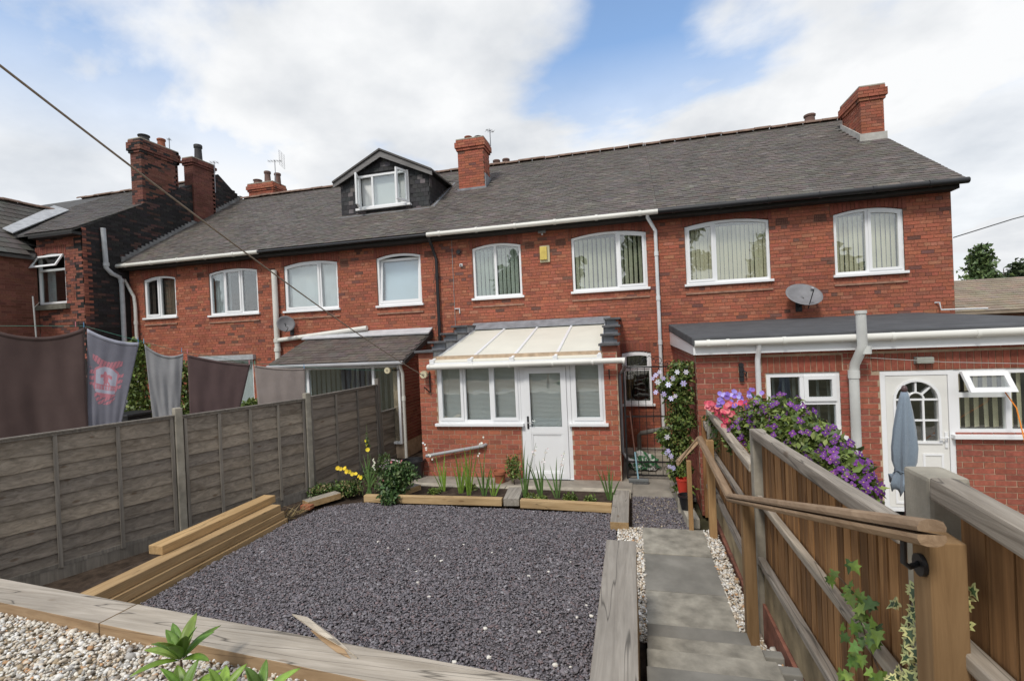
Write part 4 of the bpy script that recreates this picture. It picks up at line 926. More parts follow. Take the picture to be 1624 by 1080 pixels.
def pebbles(name, poly, n, z, size, pal, wts, dz=.012, zfn=None):
    x, y = rnd_pts(poly, n); n = len(x); s = np.exp(RNG.normal(0, .32, n))*size
    V = ICO[None]*RNG.uniform(.68, 1.2, (n, 12, 1))*s[:, None, None]*np.stack([RNG.uniform(.8, 1.3, n), RNG.uniform(.6, 1, n), RNG.uniform(.45, .8, n)], -1)[:, None, :]
    V = np.einsum('nij,nkj->nki', rotmats(n, .35), V); zz = (zfn(x, y) if zfn else z)+RNG.uniform(0, dz, n); V += np.stack([x, y, zz], -1)[:, None, :]
    C = np.array(pal)[RNG.choice(len(pal), n, p=np.array(wts)/sum(wts))]*RNG.uniform(.8, 1.15, (n, 1))
    return multi_mesh(name, V, ICOF, np.clip(C, 0, .85), chip_a)
SL_PAL = [(.185, .166, .178), (.16, .150, .165), (.215, .198, .21), (.185, .142, .145), (.26, .25, .262), (.125, .115, .125)]; SL_W = [30, 25, 18, 12, 6, 9]
slate_poly = [(-5.0, 2.70), (-.30, 2.40), (-.30, 6.30), (-.40, 6.98), (-4.35, 7.0), (-4.85, 6.75), (-5.02, 6.0)]
lump = lambda x, y: .006+.006*np.sin(x*2.3+1)*np.sin(y*1.9)+.004*np.sin(x*5.1+y*4.3)
m = MB(); m.slab([(x, y, .085) for x, y in slate_poly], (0, 0, 0), (0, 0, -.04)); tag(m.build('slate_bed', plain('slate_dust', (.10, .092, .098), .95, .4, 40, .1, .8), fix=True), kind='structure')
tag(chips('slate_chippings', slate_poly, 84000, .090, .0136, SL_PAL, SL_W, lump=lump, tilt=.24), 'plum grey slate chippings covering the square garden bed', 'slate chippings', kind='stuff')
pass_poly = [(-.10, 6.52), (.66, 6.55), (.80, 7.94), (-.10, 7.94)]
m = MB(); m.slab([(x, y, .035) for x, y in pass_poly], (0, 0, 0), (0, 0, -.03)); tag(m.build('passage_slate_bed', MATS['slate_dust'], fix=True), kind='structure')
tag(chips('fine_slate_chippings', pass_poly, 5200, .04, .013, SL_PAL+[(.4, .33, .24)], SL_W+[8]), 'fine dark slate chippings at the foot of the path by the iron gate', 'slate chippings', kind='stuff')
GR_PAL = [(.66, .62, .54), (.58, .50, .40), (.74, .72, .68), (.42, .33, .22), (.40, .38, .35), (.50, .30, .16), (.30, .25, .20)]; GR_W = [30, 22, 22, 9, 9, 4, 5]
fs = lambda x: 2.40-(x+.315)*.0806                     # front sleeper line (back edge y at x)
up_poly = [(-5.4, 1.3), (.0, 1.3), (.0, 2.25), (-.3, 2.20), (-5.4, 2.62)]
tag(pebbles('white_gravel', up_poly, 21000, .815, .0125, GR_PAL, GR_W, .022), 'cream and white gravel in the upper bed behind the long sleepers', 'gravel', kind='stuff')
tag(pebbles('pale_gravel_strip', [(-.045, 4.1), (.03, 4.1), (.03, 6.5), (-.045, 6.5), (-.28, 6.45), (-.28, 4.3), (-.045, 4.25)], 4200, .095, .0125, GR_PAL, GR_W, .03), 'narrow strip of pale gravel between the long sleeper and the paved path', 'gravel', kind='stuff')
def stepz(y): return np.where(y > 4.0, .09, np.where(y > 3.6, .2, np.where(y > 3.2, .34, np.where(y > 2.8, .49, np.where(y > 2.4, .64, .8)))))
tag(pebbles('cream_gravel_edging', [(.765, 1.8), (.93, 1.8), (.93, 6.5), (.765, 6.5)], 3600, .09, .0135, GR_PAL, GR_W, .03, lambda x, y: stepz(y)), 'cream gravel edging between the path and the brown board fence', 'gravel', kind='stuff')
for (ya, yb, zz) in ((4.0, 6.52, .09), (3.6, 4.0, .2), (3.2, 3.6, .34), (2.8, 3.2, .49), (2.4, 2.8, .64), (1.75, 2.4, .8)):
    m = MB(); m.box(.768, .925, ya, yb-.002, -.05, zz); tag(m.build('edging_ground', soil), kind='structure')
wp = [P(a, b, z=.115) for a, b in ((735, 862), (648, 870), (690, 880), (663, 923), (780, 875), (985, 865), (1003, 845), (915, 977), (938, 975), (930, 958), (600, 858), (615, 868), (770, 995), (680, 945), (810, 870), (660, 905), (700, 888), (870, 905), (720, 1048), (775, 1040), (880, 1052), (855, 1000), (905, 890), (905, 1056), (838, 912))]
for i, p in enumerate(wp):
    if p.y < 2.8: continue
    m = MB(); r_ = random.uniform(.012, .022); V = ICO*RNG.uniform(.7, 1.2, (12, 1))*r_*np.array([1.2, 1, .7]); m.add([tuple(v+np.array([p.x, p.y, .108])) for v in V], ICOF)
    o = m.build('white_stone', MATS.get('loose_stone') or plain('loose_stone', (.72, .69, .62), .8)); tag(o, 'stray white stone lying on the dark slate chippings', 'stone', 'stray white stones on the slate')

# ---------------------------------------------------------------- path and steps
pave = plain('paving_slab', (.29, .27, .225), .85, .36, 6.5, .25, .5)
pave2 = plain('paving_slab_damp', (.215, .205, .18), .8, .28, 3.2, .25, .25)
pth = bpy.data.objects.new('garden_path', None); COL.objects.link(pth); pth.location = (.39, 4, 0); tag(pth, kind='structure')
m = MB(); m.box(.03, .755, 4.12, 6.49, -.05, .068); m.build('path_bed', soil, pth)
for ya, yb, mt in ((5.75, 6.50, pave), (4.93, 5.735, pave2), (4.11, 4.915, pave)):
    q = MB(); q.box(.022, .768, ya, yb, .07, .12+random.uniform(-.004, .004)); q.build('paving_slab', mt, pth, bevel=.009)
for i, (yn, zt) in enumerate(((4.10, .27), (3.69, .42), (3.30, .57), (2.90, .72), (2.50, .86))):
    yb = (3.69, 3.30, 2.90, 2.50, 1.0)[i]
    q = MB(); q.box(.02-.006*i, .775+.008*i, yb+.003, yn, zt-.05, zt); q.build('step_slab', pave2 if i in (0, 3) else pave, pth, bevel=.006)
    q = MB(); q.box(.05, .75, yb+.01, yn-.03, -.05, zt-.052); q.build('step_riser', plain('riser_brick', (.22, .10, .07), .9, .3, 12), pth)
    if i in (1, 2):
        q = MB(); q.box(.79, .915, yn-.08, yn+.0, zt-.16, zt-.02); q.build('edging_stone', pave2, pth, bevel=.008)
q = MB(); q.box(-.3, .78, -1.5, .99, .78, .858); q.build('path_landing', pave, pth)

# ---------------------------------------------------------------- timber sleepers
def two_tone(o, top, side):
    me = o.data; me.materials.clear(); me.materials.append(side); me.materials.append(top)
    for p in me.polygons: p.material_index = 1 if p.normal.z > .75 else 0
tan_x = wood('tan_timber_x', 'x', (.29, .185, .098), (.47, .33, .195), crack=.5); tan_y = wood('tan_timber_y', 'y', (.35, .225, .105), (.55, .385, .205), crack=.55)
grey_x = wood('weathered_sleeper_x', 'x', (.33, .285, .225), (.56, .50, .415), crack=.3); grey_y = wood('weathered_sleeper_y', 'y', (.25, .225, .19), (.42, .385, .33), crack=.35)
def sleeper(a, b, w, h, top, side, label, bev=.006, group=None, up=(0, 0, 1)):
    m = MB(); m.bar(a, b, w, h, up); 
    o = m.build('timber_sleeper', side, bevel=bev, fix=True); two_tone(o, top, side); return tag(o, label, 'sleeper', group)
zc = .845; d = Vector((1, -.0806, 0)).normalized(); nrm = Vector((-d.y, d.x, 0))
def fsl(xa, xb, z=zc, h=.125): return (Vector((xa, fs(xa), z))-nrm*.12, Vector((xb, fs(xb), z))-nrm*.12)
a, b = fsl(-6.3, -3.462); s1 = sleeper(a, b, .24, .125, grey_x, tan_x, 'long weathered sleeper edging the white gravel, left of the butt joint')
a, b = fsl(-3.452, -.292); s2 = sleeper(a, b, .24, .125, grey_x, tan_x, 'long weathered sleeper with a splintered edge behind the glossy shrub')
m = MB(); m.slab([P(a_, b_, z=.9095) for a_, b_ in ((492, 999), (520, 1007), (545, 1028), (556, 1044), (534, 1034), (508, 1014))], (0, 0, 0), (0, 0, .003)); m.build('torn_wood', tan_x, s2, fix=True)
m = MB(); m.slab([P(a_, b_, z=.914) for a_, b_ in ((464, 990), (488, 991), (530, 1012), (566, 1044), (548, 1030), (505, 1010))], (0, 0, 0), (0, 0, .009)); xe = max(v[0] for v in m.v)
m.v = [(x, y, z+max(0, xe-.22-x)*.16) for x, y, z in m.v]; m.build('splinter', grey_x, s2, fix=True)
sleeper((-.162, 2.42, .8375), (-.162, 4.2, .8375), .245, .125, grey_y, tan_y, 'cracked grey sleeper on top of the stack beside the paved path')
for i in range(5):
    zz = .8375-.127*(i+1)
    sleeper((-.162, 2.43, zz), (-.162, 4.19, zz), .238, .124, grey_y, tan_y, 'sleeper under the cracked grey sleeper beside the path, course %s down' % ('one', 'two', 'three', 'four', 'five')[i], 0, 'sleepers stacked under the cracked one')
for i in range(5):
    zz = .8375-.127*(i+1)
    for (xa, xb, sd_) in ((-6.3, -3.462, 'left'), (-3.452, -.292, 'right')):
        a, b = fsl(xa, xb, zz); sleeper(a, b, .234, .124, grey_x, tan_x, 'hidden sleeper in the %s retaining stack under the front edge, course %s down' % (sd_, ('one', 'two', 'three', 'four', 'five')[i]), 0, 'sleepers stacked under the front edge')
sleeper((-.262, 6.42, .145), (-.258, 7.74, .145), .235, .115, grey_y, tan_y, 'short grey sleeper at the right end of the planting bed')
sleeper((-1.895, 7.155, .148), (-1.955, 7.72, .148), .24, .115, grey_y, grey_y, 'short cracked sleeper dividing the planting bed in two')
planter = wood('planter_timber', 'x', (.36, .235, .115), (.56, .41, .23), crack=.5)
sleeper((-4.35, 7.10, .145), (-2.045, 7.185, .145), .10, .11, planter, planter, 'tan sleeper fronting the left half of the planting bed')
sleeper((-1.745, 7.155, .145), (-.385, 7.10, .145), .10, .12, planter, planter, 'tan sleeper fronting the right half of the planting bed')
sleeper((-3.98, 7.2, .148), (-3.72, 7.74, .148), .2, .11, grey_y, tan_y, 'short sleeper at the left end of the planting bed beside the bushy plant')
sleeper((-5.22, 6.75, .13), (-4.95, 7.25, .13), .2, .10, grey_y, tan_y, 'short old sleeper near the concrete fence post and orange brick')
q = MB(); q.box(-5.20, -5.02, 6.60, 6.70, .095, .16); tag(q.build('loose_brick', terracotta, bevel=.006), 'loose orange brick at the corner of the slate bed', 'brick')
for i, (xa, ya, yb, z0, w_) in enumerate(((-5.155, 3.60, 6.12, .05, .2), (-5.19, 3.55, 6.10, .158, .2), (-5.225, 3.48, 6.07, .262, .2), (-5.385, 4.37, 6.16, .366, .2))):
    sleeper((xa, ya, z0+.05), (xa+.015, yb, z0+.05), w_, .10, tan_y, tan_y, ['lowest new tan sleeper of the pile along the left fence', 'second new tan sleeper from the bottom of the pile along the left fence', 'third new tan sleeper of the pile, under the short top one', 'short new tan sleeper on top of the pile along the left fence'][i])
q = MB(); q.box(-5.42, -5.27, 3.5, 6.05, .03, .36); tag(q.build('pile_bearer', soil), 'dark bearer boards behind the sleeper pile', 'bearer')
stone_e = plain('edging_concrete', (.40, .36, .29), .9, .25, 6, .2, .3)
for (xa, xb, lab) in ((-4.3, -2.2, 'left'), (-2.19, -.12, 'right')):
    q = MB(); q.box(xa, xb, 7.90, 8.06, .02, .125); tag(q.build('edging_kerb', stone_e, bevel=.008), 'pale kerb behind the planting bed, %s length, before the porch' % lab, 'kerb')
q = MB(); q.box(-4.5, -.1, 8.062, 8.72, .0, .05); tag(q.build('porch_footing', yardc), kind='structure')
q = MB(); q.box(-4.4, -.40, 7.23, 7.89, .0, .115); tag(q.build('planting_soil', soil), kind='structure')

# ---------------------------------------------------------------- left panel fence
lap = wood('grey_lap_board', 'y', (.15, .126, .100), (.335, .290, .238), gscale=.9, stain=[(.28, (.62, .58, .54)), (.5, (1, 1, 1)), (.75, (1.2, 1.18, 1.15))])
batt = wood('grey_batten', 'z', (.15, .135, .115), (.31, .28, .24), knots=False)
conp = plain('concrete_post', (.30, .275, .225), .9, .25, 7, .2, .4)
LF = thing('panel_fence', 'weathered grey lapped panel fence with concrete posts along the left side', 'fence', (-5.9, 7.0, 0))
def lap_panel(a, b, z0, z1, nb, nv):
    a = Vector((*a, 0)); b = Vector((*b, 0)); d = (b-a).normalized(); n = Vector((d.y, -d.x, 0))    # n points to the garden side
    L = (b-a).length; e = bpy.data.objects.new('panel', None)
    m = MB(); m.bar(a+Vector((0, 0, z1-.02)), b+Vector((0, 0, z1-.02)), .05, .035); pn = m.build('panel', batt, LF); m = MB(); m.bar(a+Vector((0, 0, z0+.03)), b+Vector((0, 0, z0+.03)), .035, .05); m.build('bottom_bar', batt, pn)
    m = MB(); m.bar(a+Vector((0, 0, z0-.09)), b+Vector((0, 0, z0-.09)), .03, .2); m.build('base_board', batt, pn)
    hgt = (z1-z0-.06)/nb
    for i in range(nb):
        zb = z0+.03+i*hgt; t = random.uniform(-.006, .006); q = MB(); N = 7; vs = []; wob = [random.uniform(-.010, .010) for _ in range(N+1)]
        for j in range(N+1):
            p = a+d*(L*j/N); vs += [p+n*(.014)+Vector((0, 0, zb-.025+wob[j])), p-n*.006+Vector((0, 0, zb+hgt+.0+t)), p-n*.014+Vector((0, 0, zb+hgt)), p+n*.004+Vector((0, 0, zb-.025+wob[j]))]
        fs_ = []
        for j in range(N):
            for k in range(4): fs_.append((4*j+k, 4*j+(k+1) % 4, 4*j+4+(k+1) % 4, 4*j+4+k))
        fs_ += [(0, 1, 2, 3), (4*N+3, 4*N+2, 4*N+1, 4*N)]; q.add(vs, fs_); o = q.build('lap_board', lap, pn, fix=True)
        o.data.update()
    for j in range(nv):
        u = (j+.5)/nv if False else (j+ (0 if nv < 2 else 0))/(nv-1) if nv > 1 else .5
        p = a+d*(.03+(L-.06)*u)+n*.024; q = MB(); q.bar(p+Vector((0, 0, z0)), p+Vector((0, 0, z1-.04)), .04, .022, up=n); q.build('batten', batt, pn)
    q = MB(); q.bar(a+n*.012+Vector((0, 0, z1+.004)), b+n*.012+Vector((0, 0, z1+.004)), .065, .016); q.build('capping', batt, pn)
def post(c, z0, z1, s=.095, mat=None, name='post', parent=None, ang=0, cap=True):
    m = MB(); x, y = c; h = s/2; pts = [(-h, -h), (h, -h), (h, h), (-h, h)]; R2 = [(x+p*cos(ang)-q_*sin(ang), y+p*sin(ang)+q_*cos(ang)) for p, q_ in pts]
    m.slab([(a_, b_, z0) for a_, b_ in R2], (0, 0, 0), (0, 0, z1-z0)); return m.build(name, mat or conp, parent, bevel=.012 if cap else 0, fix=True)
FA, FB = Vector((-6.28, 5.51)), Vector((-5.57, 7.37)); fd = (FB-FA).normalized(); ang = math.atan2(fd.y, fd.x)
F0 = FA-fd*1.99
post(FA, -.05, 1.88, .10, parent=LF, ang=ang); post(FB, -.05, 1.85, .10, parent=LF, ang=ang); post(F0, -.05, 1.9, .10, parent=LF, ang=ang)
lap_panel(F0+fd*.055, FA-fd*.055, .16, 1.775, 9, 4); lap_panel(FA+fd*.055, FB-fd*.055, .14, 1.755, 9, 5)
FC = Vector((-5.40, 9.50)); f3 = (FC-FB).normalized(); lap_panel(FB+f3*.055, FC-f3*.055, .10, 1.77, 9, 4)
post(FC, -.05, 1.90, .08, batt, parent=LF, cap=False); FD = Vector((-5.27, 11.42)); lap_panel(FC+f3*.05, FD, .06, 1.16, 9, 4)

# ---------------------------------------------------------------- right board fence
pale_m = wood('brown_pale', 'z', (.17, .088, .038), (.47, .265, .12), gscale=1.1, rv=((.50, .48, .47), (1.25, 1.22, 1.15)), stain=[(.25, (.55, .5, .48)), (.5, (1, 1, 1)), (.78, (1.25, 1.2, 1.1))])
railw = wood('silvered_rail', 'y', (.19, .16, .125), (.46, .41, .345), gscale=1.2, crack=.35)
railt = wood('handrail_wood', 'y', (.25, .165, .10), (.42, .30, .195), gscale=1.1, knots=False); postt = wood('handrail_post', 'z', (.23, .135, .060), (.40, .255, .125), gscale=.9, knots=False)
RF = thing('board_fence', 'brown close-board fence with silvered rails on the right of the path', 'fence', (1.0, 4.2, 0))
FX = .985
RP_ = [(1.92, 2.17), (4.42, 1.80), (6.97, 1.52)]
for (y, zt) in RP_[1:]: post((FX, y), .0, zt, .11, conp, 'concrete_post', RF)
m = MB(); m.box(FX-.045, FX+.075, 1.90, 2.06, 0, 2.13); m.build('concrete_post', conp, RF, bevel=.014)
def bay(y0, y1, top0, top1, mid0, mid1, bot0, bot1, zlow, pw=.088, gb=True):
    L = y1-y0; n = max(1, int(round(L/pw))); f = lambda p, q_, y: p+(q_-p)*(y-y0)/L
    for i in range(n):
        a, b = y0+L*i/n, y0+L*(i+1)/n; t = random.uniform(-.006, .006); m = MB(); zb, zt0, zt1 = f(bot0, bot1, (a+b)/2)-.03, f(top0, top1, a)-.02, f(top0, top1, b)-.02
        x = FX+.018+t*.5; lean = random.uniform(-.004, .004)
        g_ = random.uniform(.005, .010); m.slab([(x-.006, a+g_, zb), (x-.006, b-g_, zb), (x-.006, b-g_+lean, zt1), (x-.006, a+g_+lean, zt0)], (0, 0, 0), (.014, 0, 0)); m.build('pale', pale_m, RF, fix=True)
        m = MB(); m.slab([(FX+.048, b-.03, zb), (FX+.048, b+.03, zb), (FX+.048, b+.03, zt1), (FX+.048, b-.03, zt1)], (0, 0, 0), (.010, 0, 0)); m.build('gap_backing', pale_m, RF, fix=True)  # added strip behind each joint so the gaps between pales read dark
    q = MB(); q.bar((FX-.03, y0+.0, top0), (FX-.03, y1, top1), .075, .075); q.build('top_rail', railw, RF, bevel=.012, fix=True)
    if mid0: q = MB(); q.bar((FX-.025, y0+.0, mid0), (FX-.025, y1, mid1), .05, .052); q.build('middle_rail', railw, RF, bevel=.01, fix=True)
    q = MB(); q.bar((FX-.028, y0, bot0), (FX-.028, y1, bot1), .06, .055); q.build('bottom_rail', railw, RF, bevel=.01, fix=True)
    if gb:
        q = MB(); q.slab([(FX-.01, y0, bot0-.03), (FX-.01, y1, bot1-.03), (FX-.01, y1, bot1-.36), (FX-.01, y0, bot0-.36)], (0, 0, 0), (.05, 0, 0)); q.build('gravel_board', MATS.get('stained_concrete') or plain('stained_concrete', (.34, .27, .165), .9, .42, 5, .2, .5), RF, fix=True)
        q = MB(); q.box(FX-.03, FX+.08, y0, y1, zlow, min(bot0, bot1)-.362); q.build('base_wall', MATS.get('base_brick') or plain('base_brick', (.24, .10, .065), .9, .35, 10), RF)
bay(2.07, 4.36, 1.87, 1.78, 1.265, 1.245, .80, .735, .0)
bay(4.48, 6.91, 1.46, 1.55, 1.03, 1.045, .49, .56, -.03)
bay(7.03, 7.33, 1.30, 1.34, None, None, .45, .45, -.03, gb=False)
bay(.2, 1.855, 2.02, 2.11, None, None, 1.63, 1.632, .0, .115, gb=False)
for i in range(14): pass
q = MB(); q.box(FX+.002, FX+.05, .2, 1.855, .7, 1.59); q.build('lower_boards', pale_m, RF)
post((.93, 7.30), .0, 1.42, .06, pale_m, 'end_post', RF, cap=False)
# ---------------------------------------------------------------- handrail
HR = thing('handrail', 'brown timber handrail on square posts beside the path', 'handrail', (.85, 4.2, 0))
def sq_post(x, y, z0, z1, s=.09): q = MB(); q.box(x-s/2, x+s/2, y-s/2, y+s/2, z0, z1); q.build('post', postt, HR, bevel=.004)
nx, ny = .893, 1.765; sq_post(nx, ny, .78, 1.985, .096); sq_post(.845, 4.25, .0, 1.235); sq_post(.865, 6.33, .0, 1.30, .085); sq_post(.63, 6.50, .0, 1.0, .055)
def mop(path, name, flip, dz):
    prof = [(-.034, -.016), (.034, -.016), (.036, -.004), (.028, .012), (.012, .018), (-.012, .018), (-.028, .012), (-.036, -.004)]
    if flip: prof = [(u, -v) for u, v in prof][::-1]
    m = MB(); n = len(prof); vs = []; fs_ = []; pts = [Vector(p) for p in path]
    for i, p in enumerate(pts):
        d = (pts[min(i+1, len(pts)-1)]-pts[max(i-1, 0)]).normalized(); s = Vector((d.y, -d.x, 0)).normalized()
        for u, v in prof: vs.append(p+s*u*-1+Vector((0, 0, v+dz)))
    for i in range(len(pts)-1):
        for k in range(n): fs_.append((i*n+k, i*n+(k+1) % n, (i+1)*n+(k+1) % n, (i+1)*n+k))
    fs_ += [tuple(range(n-1, -1, -1)), tuple((len(pts)-1)*n+k for k in range(n))]; m.add(vs, fs_); return m.build(name, railt, HR, fix=True)
hp = [(.795, 1.60, 2.058), (.80, 4.72, 1.125), (.80, 6.70, 1.235), (.50, 6.56, .955)]
mop(hp, 'rail', False, .021); mop(hp, 'lower_rail', True, -.021)
q = MB(); q.tube([(nx-.049, ny-.01, 1.90), (nx-.062, ny-.01, 1.90)], .034, 14); br_ = q.build('bracket_plate', blackmetal, HR, smooth=True)
q = MB(); q.tube([(nx-.06, ny-.01, 1.905), (.80, ny-.03, 1.90), (.782, ny-.035, 1.915), (.782, ny-.04, 1.985)], .0085, 8); q.build('bracket_arm', blackmetal, HR, smooth=True)
# ---------------------------------------------------------------- plants
LEAF_F = [(0, 1, 2), (0, 2, 3)]
def leaf_cloud(name, ctr, size, pal, parent=None, up=.35, asp=.55, mat=None, jitter=.4, kind='stuff', face=None):
    ctr = np.asarray(ctr); n = len(ctr); s = size*np.exp(RNG.normal(0, jitter*.6, n))
    d = RNG.normal(0, 1, (n, 3)); d[:, 2] -= .35; d /= np.linalg.norm(d, axis=1)[:, None]
    nr = RNG.normal(0, 1, (n, 3)); nr[:, 2] += up*3
    if face is not None: nr += np.array(face)*1.2
    w = np.cross(nr, d); w /= np.linalg.norm(w, axis=1)[:, None]+1e-9; nn_ = np.cross(d, w)
    V = np.zeros((n, 4, 3)); V[:, 0] = ctr; V[:, 2] = ctr+d*s[:, None]-nn_*(s*.12)[:, None]
    mid = ctr+d*(s*.45)[:, None]; V[:, 1] = mid+w*(s*asp/2)[:, None]+nn_*(s*.10)[:, None]; V[:, 3] = mid-w*(s*asp/2)[:, None]+nn_*(s*.10)[:, None]
    C = np.array(pal)[RNG.integers(0, len(pal), n)]*RNG.uniform(.65, 1.3, (n, 1))
    o = multi_mesh(name, V, LEAF_F, C, mat or leaf_a, parent); o['kind'] = kind; return o
GREEN = [(.055, .105, .022), (.075, .135, .028), (.04, .075, .02), (.10, .16, .035), (.13, .17, .05)]
YGREEN = [(.13, .18, .035), (.10, .15, .03), (.17, .20, .05), (.07, .11, .025)]
def blob(c, r, n, shell=.55):
    d = RNG.normal(0, 1, (n, 3)); d /= np.linalg.norm(d, axis=1)[:, None]; return np.array(c)+d*np.array(r)*(RNG.uniform(shell, 1, n)**.6)[:, None]
def flower_mesh(name, k, rad, wid, cup, point=True):
    m = MB(); vs = [(0, 0, 0)]; fs_ = []
    for i in range(k):
        a = 2*pi*i/k; c, s_ = cos(a), sin(a); w = wid
        b = len(vs); pts = [(.45*rad, -w), (.75*rad, -w*.95), (rad, 0), (.75*rad, w*.95), (.45*rad, w)]
        for (u, v) in pts: vs.append((u*c-v*s_, u*s_+v*c, cup*(u/rad)**2+(.0 if abs(v) > .001 else -.15*rad)))
        fs_ += [(0, b, b+1), (0, b+1, b+2), (0, b+2, b+3), (0, b+3, b+4)]
    m.add(vs, fs_); me = m.mesh(name); me.materials.append(petal_o); return me
CLEM = flower_mesh('clematis_flower', 4, .042, .016, .006); CLEM6 = flower_mesh('clematis_big', 6, .06, .014, .006); PET = flower_mesh('petunia_flower', 5, .034, .020, .014)
center_me = MB().lathe(0, 0, [(.002, -.002), (.006, .002), (.006, .006), (.002, .008)], 6).mesh('stamen'); center_me.materials.append(plain('stamen_yellow', (.55, .45, .12), .7))
def flower(parent, me, p, col, sc_=1, face=None, eye=True, name='flower'):
    o = bpy.data.objects.new(name, me); COL.objects.link(o); o.parent = parent; o.location = Vector(p)-wloc(parent); o.color = (*jit(col, .2), 1)
    d = Vector(face or (0, -1, .5))+Vector((random.uniform(-.6, .6), random.uniform(-.5, .5), random.uniform(-.4, .5))); q = d.to_track_quat('Z', 'Y'); o.rotation_euler = q.to_euler(); k = sc_*random.uniform(.8, 1.15); o.scale = (k, k, k)
    if eye:
        e = bpy.data.objects.new('flower_eye', center_me); COL.objects.link(e); e.parent = o; e.location = (0, 0, 0)
    return o
def blade(parent, base_, tip, w, col, bend=.1, name='leaf', n=6):
    a, b = Vector(base_), Vector(tip); d = b-a; side = d.cross(Vector((random.uniform(-.5, .5), 1, 0))).normalized(); m = MB(); vs = []; fs_ = []
    out = Vector((d.x, d.y, 0)); out = out.normalized() if out.length > .01 else Vector((1, 0, 0))
    for i in range(n+1):
        t = i/n; p = a+d*t+out*bend*(t*t-t)*d.length; ww = w*(1-t**2.2)*(.6+.8*min(1, t*3)) if i < n else .0008
        vs += [p-side*ww/2, p+Vector((0, -.004*(1-t), 0)), p+side*ww/2]
    for i in range(n): fs_ += [(3*i, 3*i+1, 3*i+4, 3*i+3), (3*i+1, 3*i+2, 3*i+5, 3*i+4)]
    m.add(vs, fs_); o = m.build(name, leaf_o, parent, smooth=True); o.color = (*jit(col, .2), 1); return o
# sword-leaved plants in the planting bed
SW = [(703, 779, 5, .50, 'yellowish', -.10), (731, 782, 5, .55, 'bright green', .02), (744, 785, 6, .66, 'tall bright green', .03), (768, 786, 5, .52, 'mid green', .08), (783, 786, 4, .34, 'short yellowish', -.05), (833, 789, 5, .60, 'flowering', .05), (858, 789, 5, .48, 'grey-green', -.12), (884, 790, 4, .44, 'arching', -.10), (967, 793, 6, .40, 'fresh green', -.02)]
for i, (px, py, n, h, word, lean) in enumerate(SW):
    p = P(px, py, z=.115); where = ['leftmost of the left bed', 'second from the left in the left bed', 'tallest of the left bed', 'near the bed divider', 'beside the bed divider', 'before the white door hinge side', 'before the white door', 'right of the white door foot', 'by the right end sleeper'][i]
    T = thing('sword_leaved_plant', '%s sword-leaved plant, %s' % (word, where), 'plant', (p.x, p.y, .115), 'sword-leaved plants in the planting bed')
    c = (.13, .21, .03) if 'yellow' in word or 'bright' in word else (.075, .14, .035)
    for k in range(n):
        u = (k/(n-1)-.5); tip = (p.x+lean*h*1.2+u*.34+random.uniform(-.03, .03), p.y+random.uniform(-.1, .08), .115+1.6*h*random.uniform(.62, 1.0)*(1-abs(u)*.35))
        blade(T, (p.x+u*.05, p.y+random.uniform(-.02, .02), .10), tip, random.uniform(.018, .028), c, .12)
    if i in (0, 2, 5, 6, 7):
        tops = {0: (672, 702), 2: (767, 690), 5: (850, 702), 6: (866, 712), 7: (895, 715)}[i]; tp = P(*tops, y=p.y-.05)
        m = MB(); mid = (p.x+(tp.x-p.x)*.5, p.y-.03, .115+(tp.z-.115)*.62); m.tube([(p.x, p.y, .11), mid, tp], [.005, .004, .002], 5); m.build('flower_stem', leaf_a if False else plain('stem_green', (.10, .14, .05), .6), T)
        for k in range(7):
            t = random.uniform(.55, 1); q = Vector(mid).lerp(tp, (t-.5)*2 if t > .5 else 0); flower(T, PET, q+Vector((random.uniform(-.03, .03), -.01, random.uniform(-.02, .02))), (.62, .60, .55), .55, eye=False)
for (px, py, r, lab) in ((690, 782, .10, 'left end of the left bed'), (745, 776, .12, 'behind the tall sword leaves'), (845, 792, .10, 'before the white door'), (905, 793, .12, 'middle of the right bed'), (937, 796, .09, 'right part of the right bed'), (862, 796, .07, 'under the arching leaves')):
    p = P(px, py, z=.115); T = thing('low_bedding_plant', 'low leafy bedding plant, %s' % lab, 'plant', (p.x, p.y, .115), 'low plants in the planting bed')
    leaf_cloud('foliage', blob((p.x, p.y, .15), (r, r*.8, r*.6), 260, .2), .045, YGREEN, T)
p = P(815, 752, y=8.35); T = thing('pale_shrub', 'small yellow-green shrub before the porch door hinge', 'plant', (p.x, p.y, .05)); leaf_cloud('foliage', blob((p.x, 8.35, .36), (.16, .14, .24), 500, .2), .05, YGREEN, T)
m = MB(); m.tube([(p.x, 8.35, .05), (p.x, 8.35, .3)], .008, 6); m.build('stem', soil, T)
p = P(793, 765, z=.05); T = thing('flower_pot', 'terracotta pot standing against the porch wall', 'pot', (p.x, 8.45, .05))
m = MB(); m.lathe(p.x, 8.45, [(.085, .05), (.105, .2), (.108, .205), (.125, .21), (.125, .26), (.11, .262), (.10, .22)], 18); m.build('pot', terracotta, T, smooth=True)
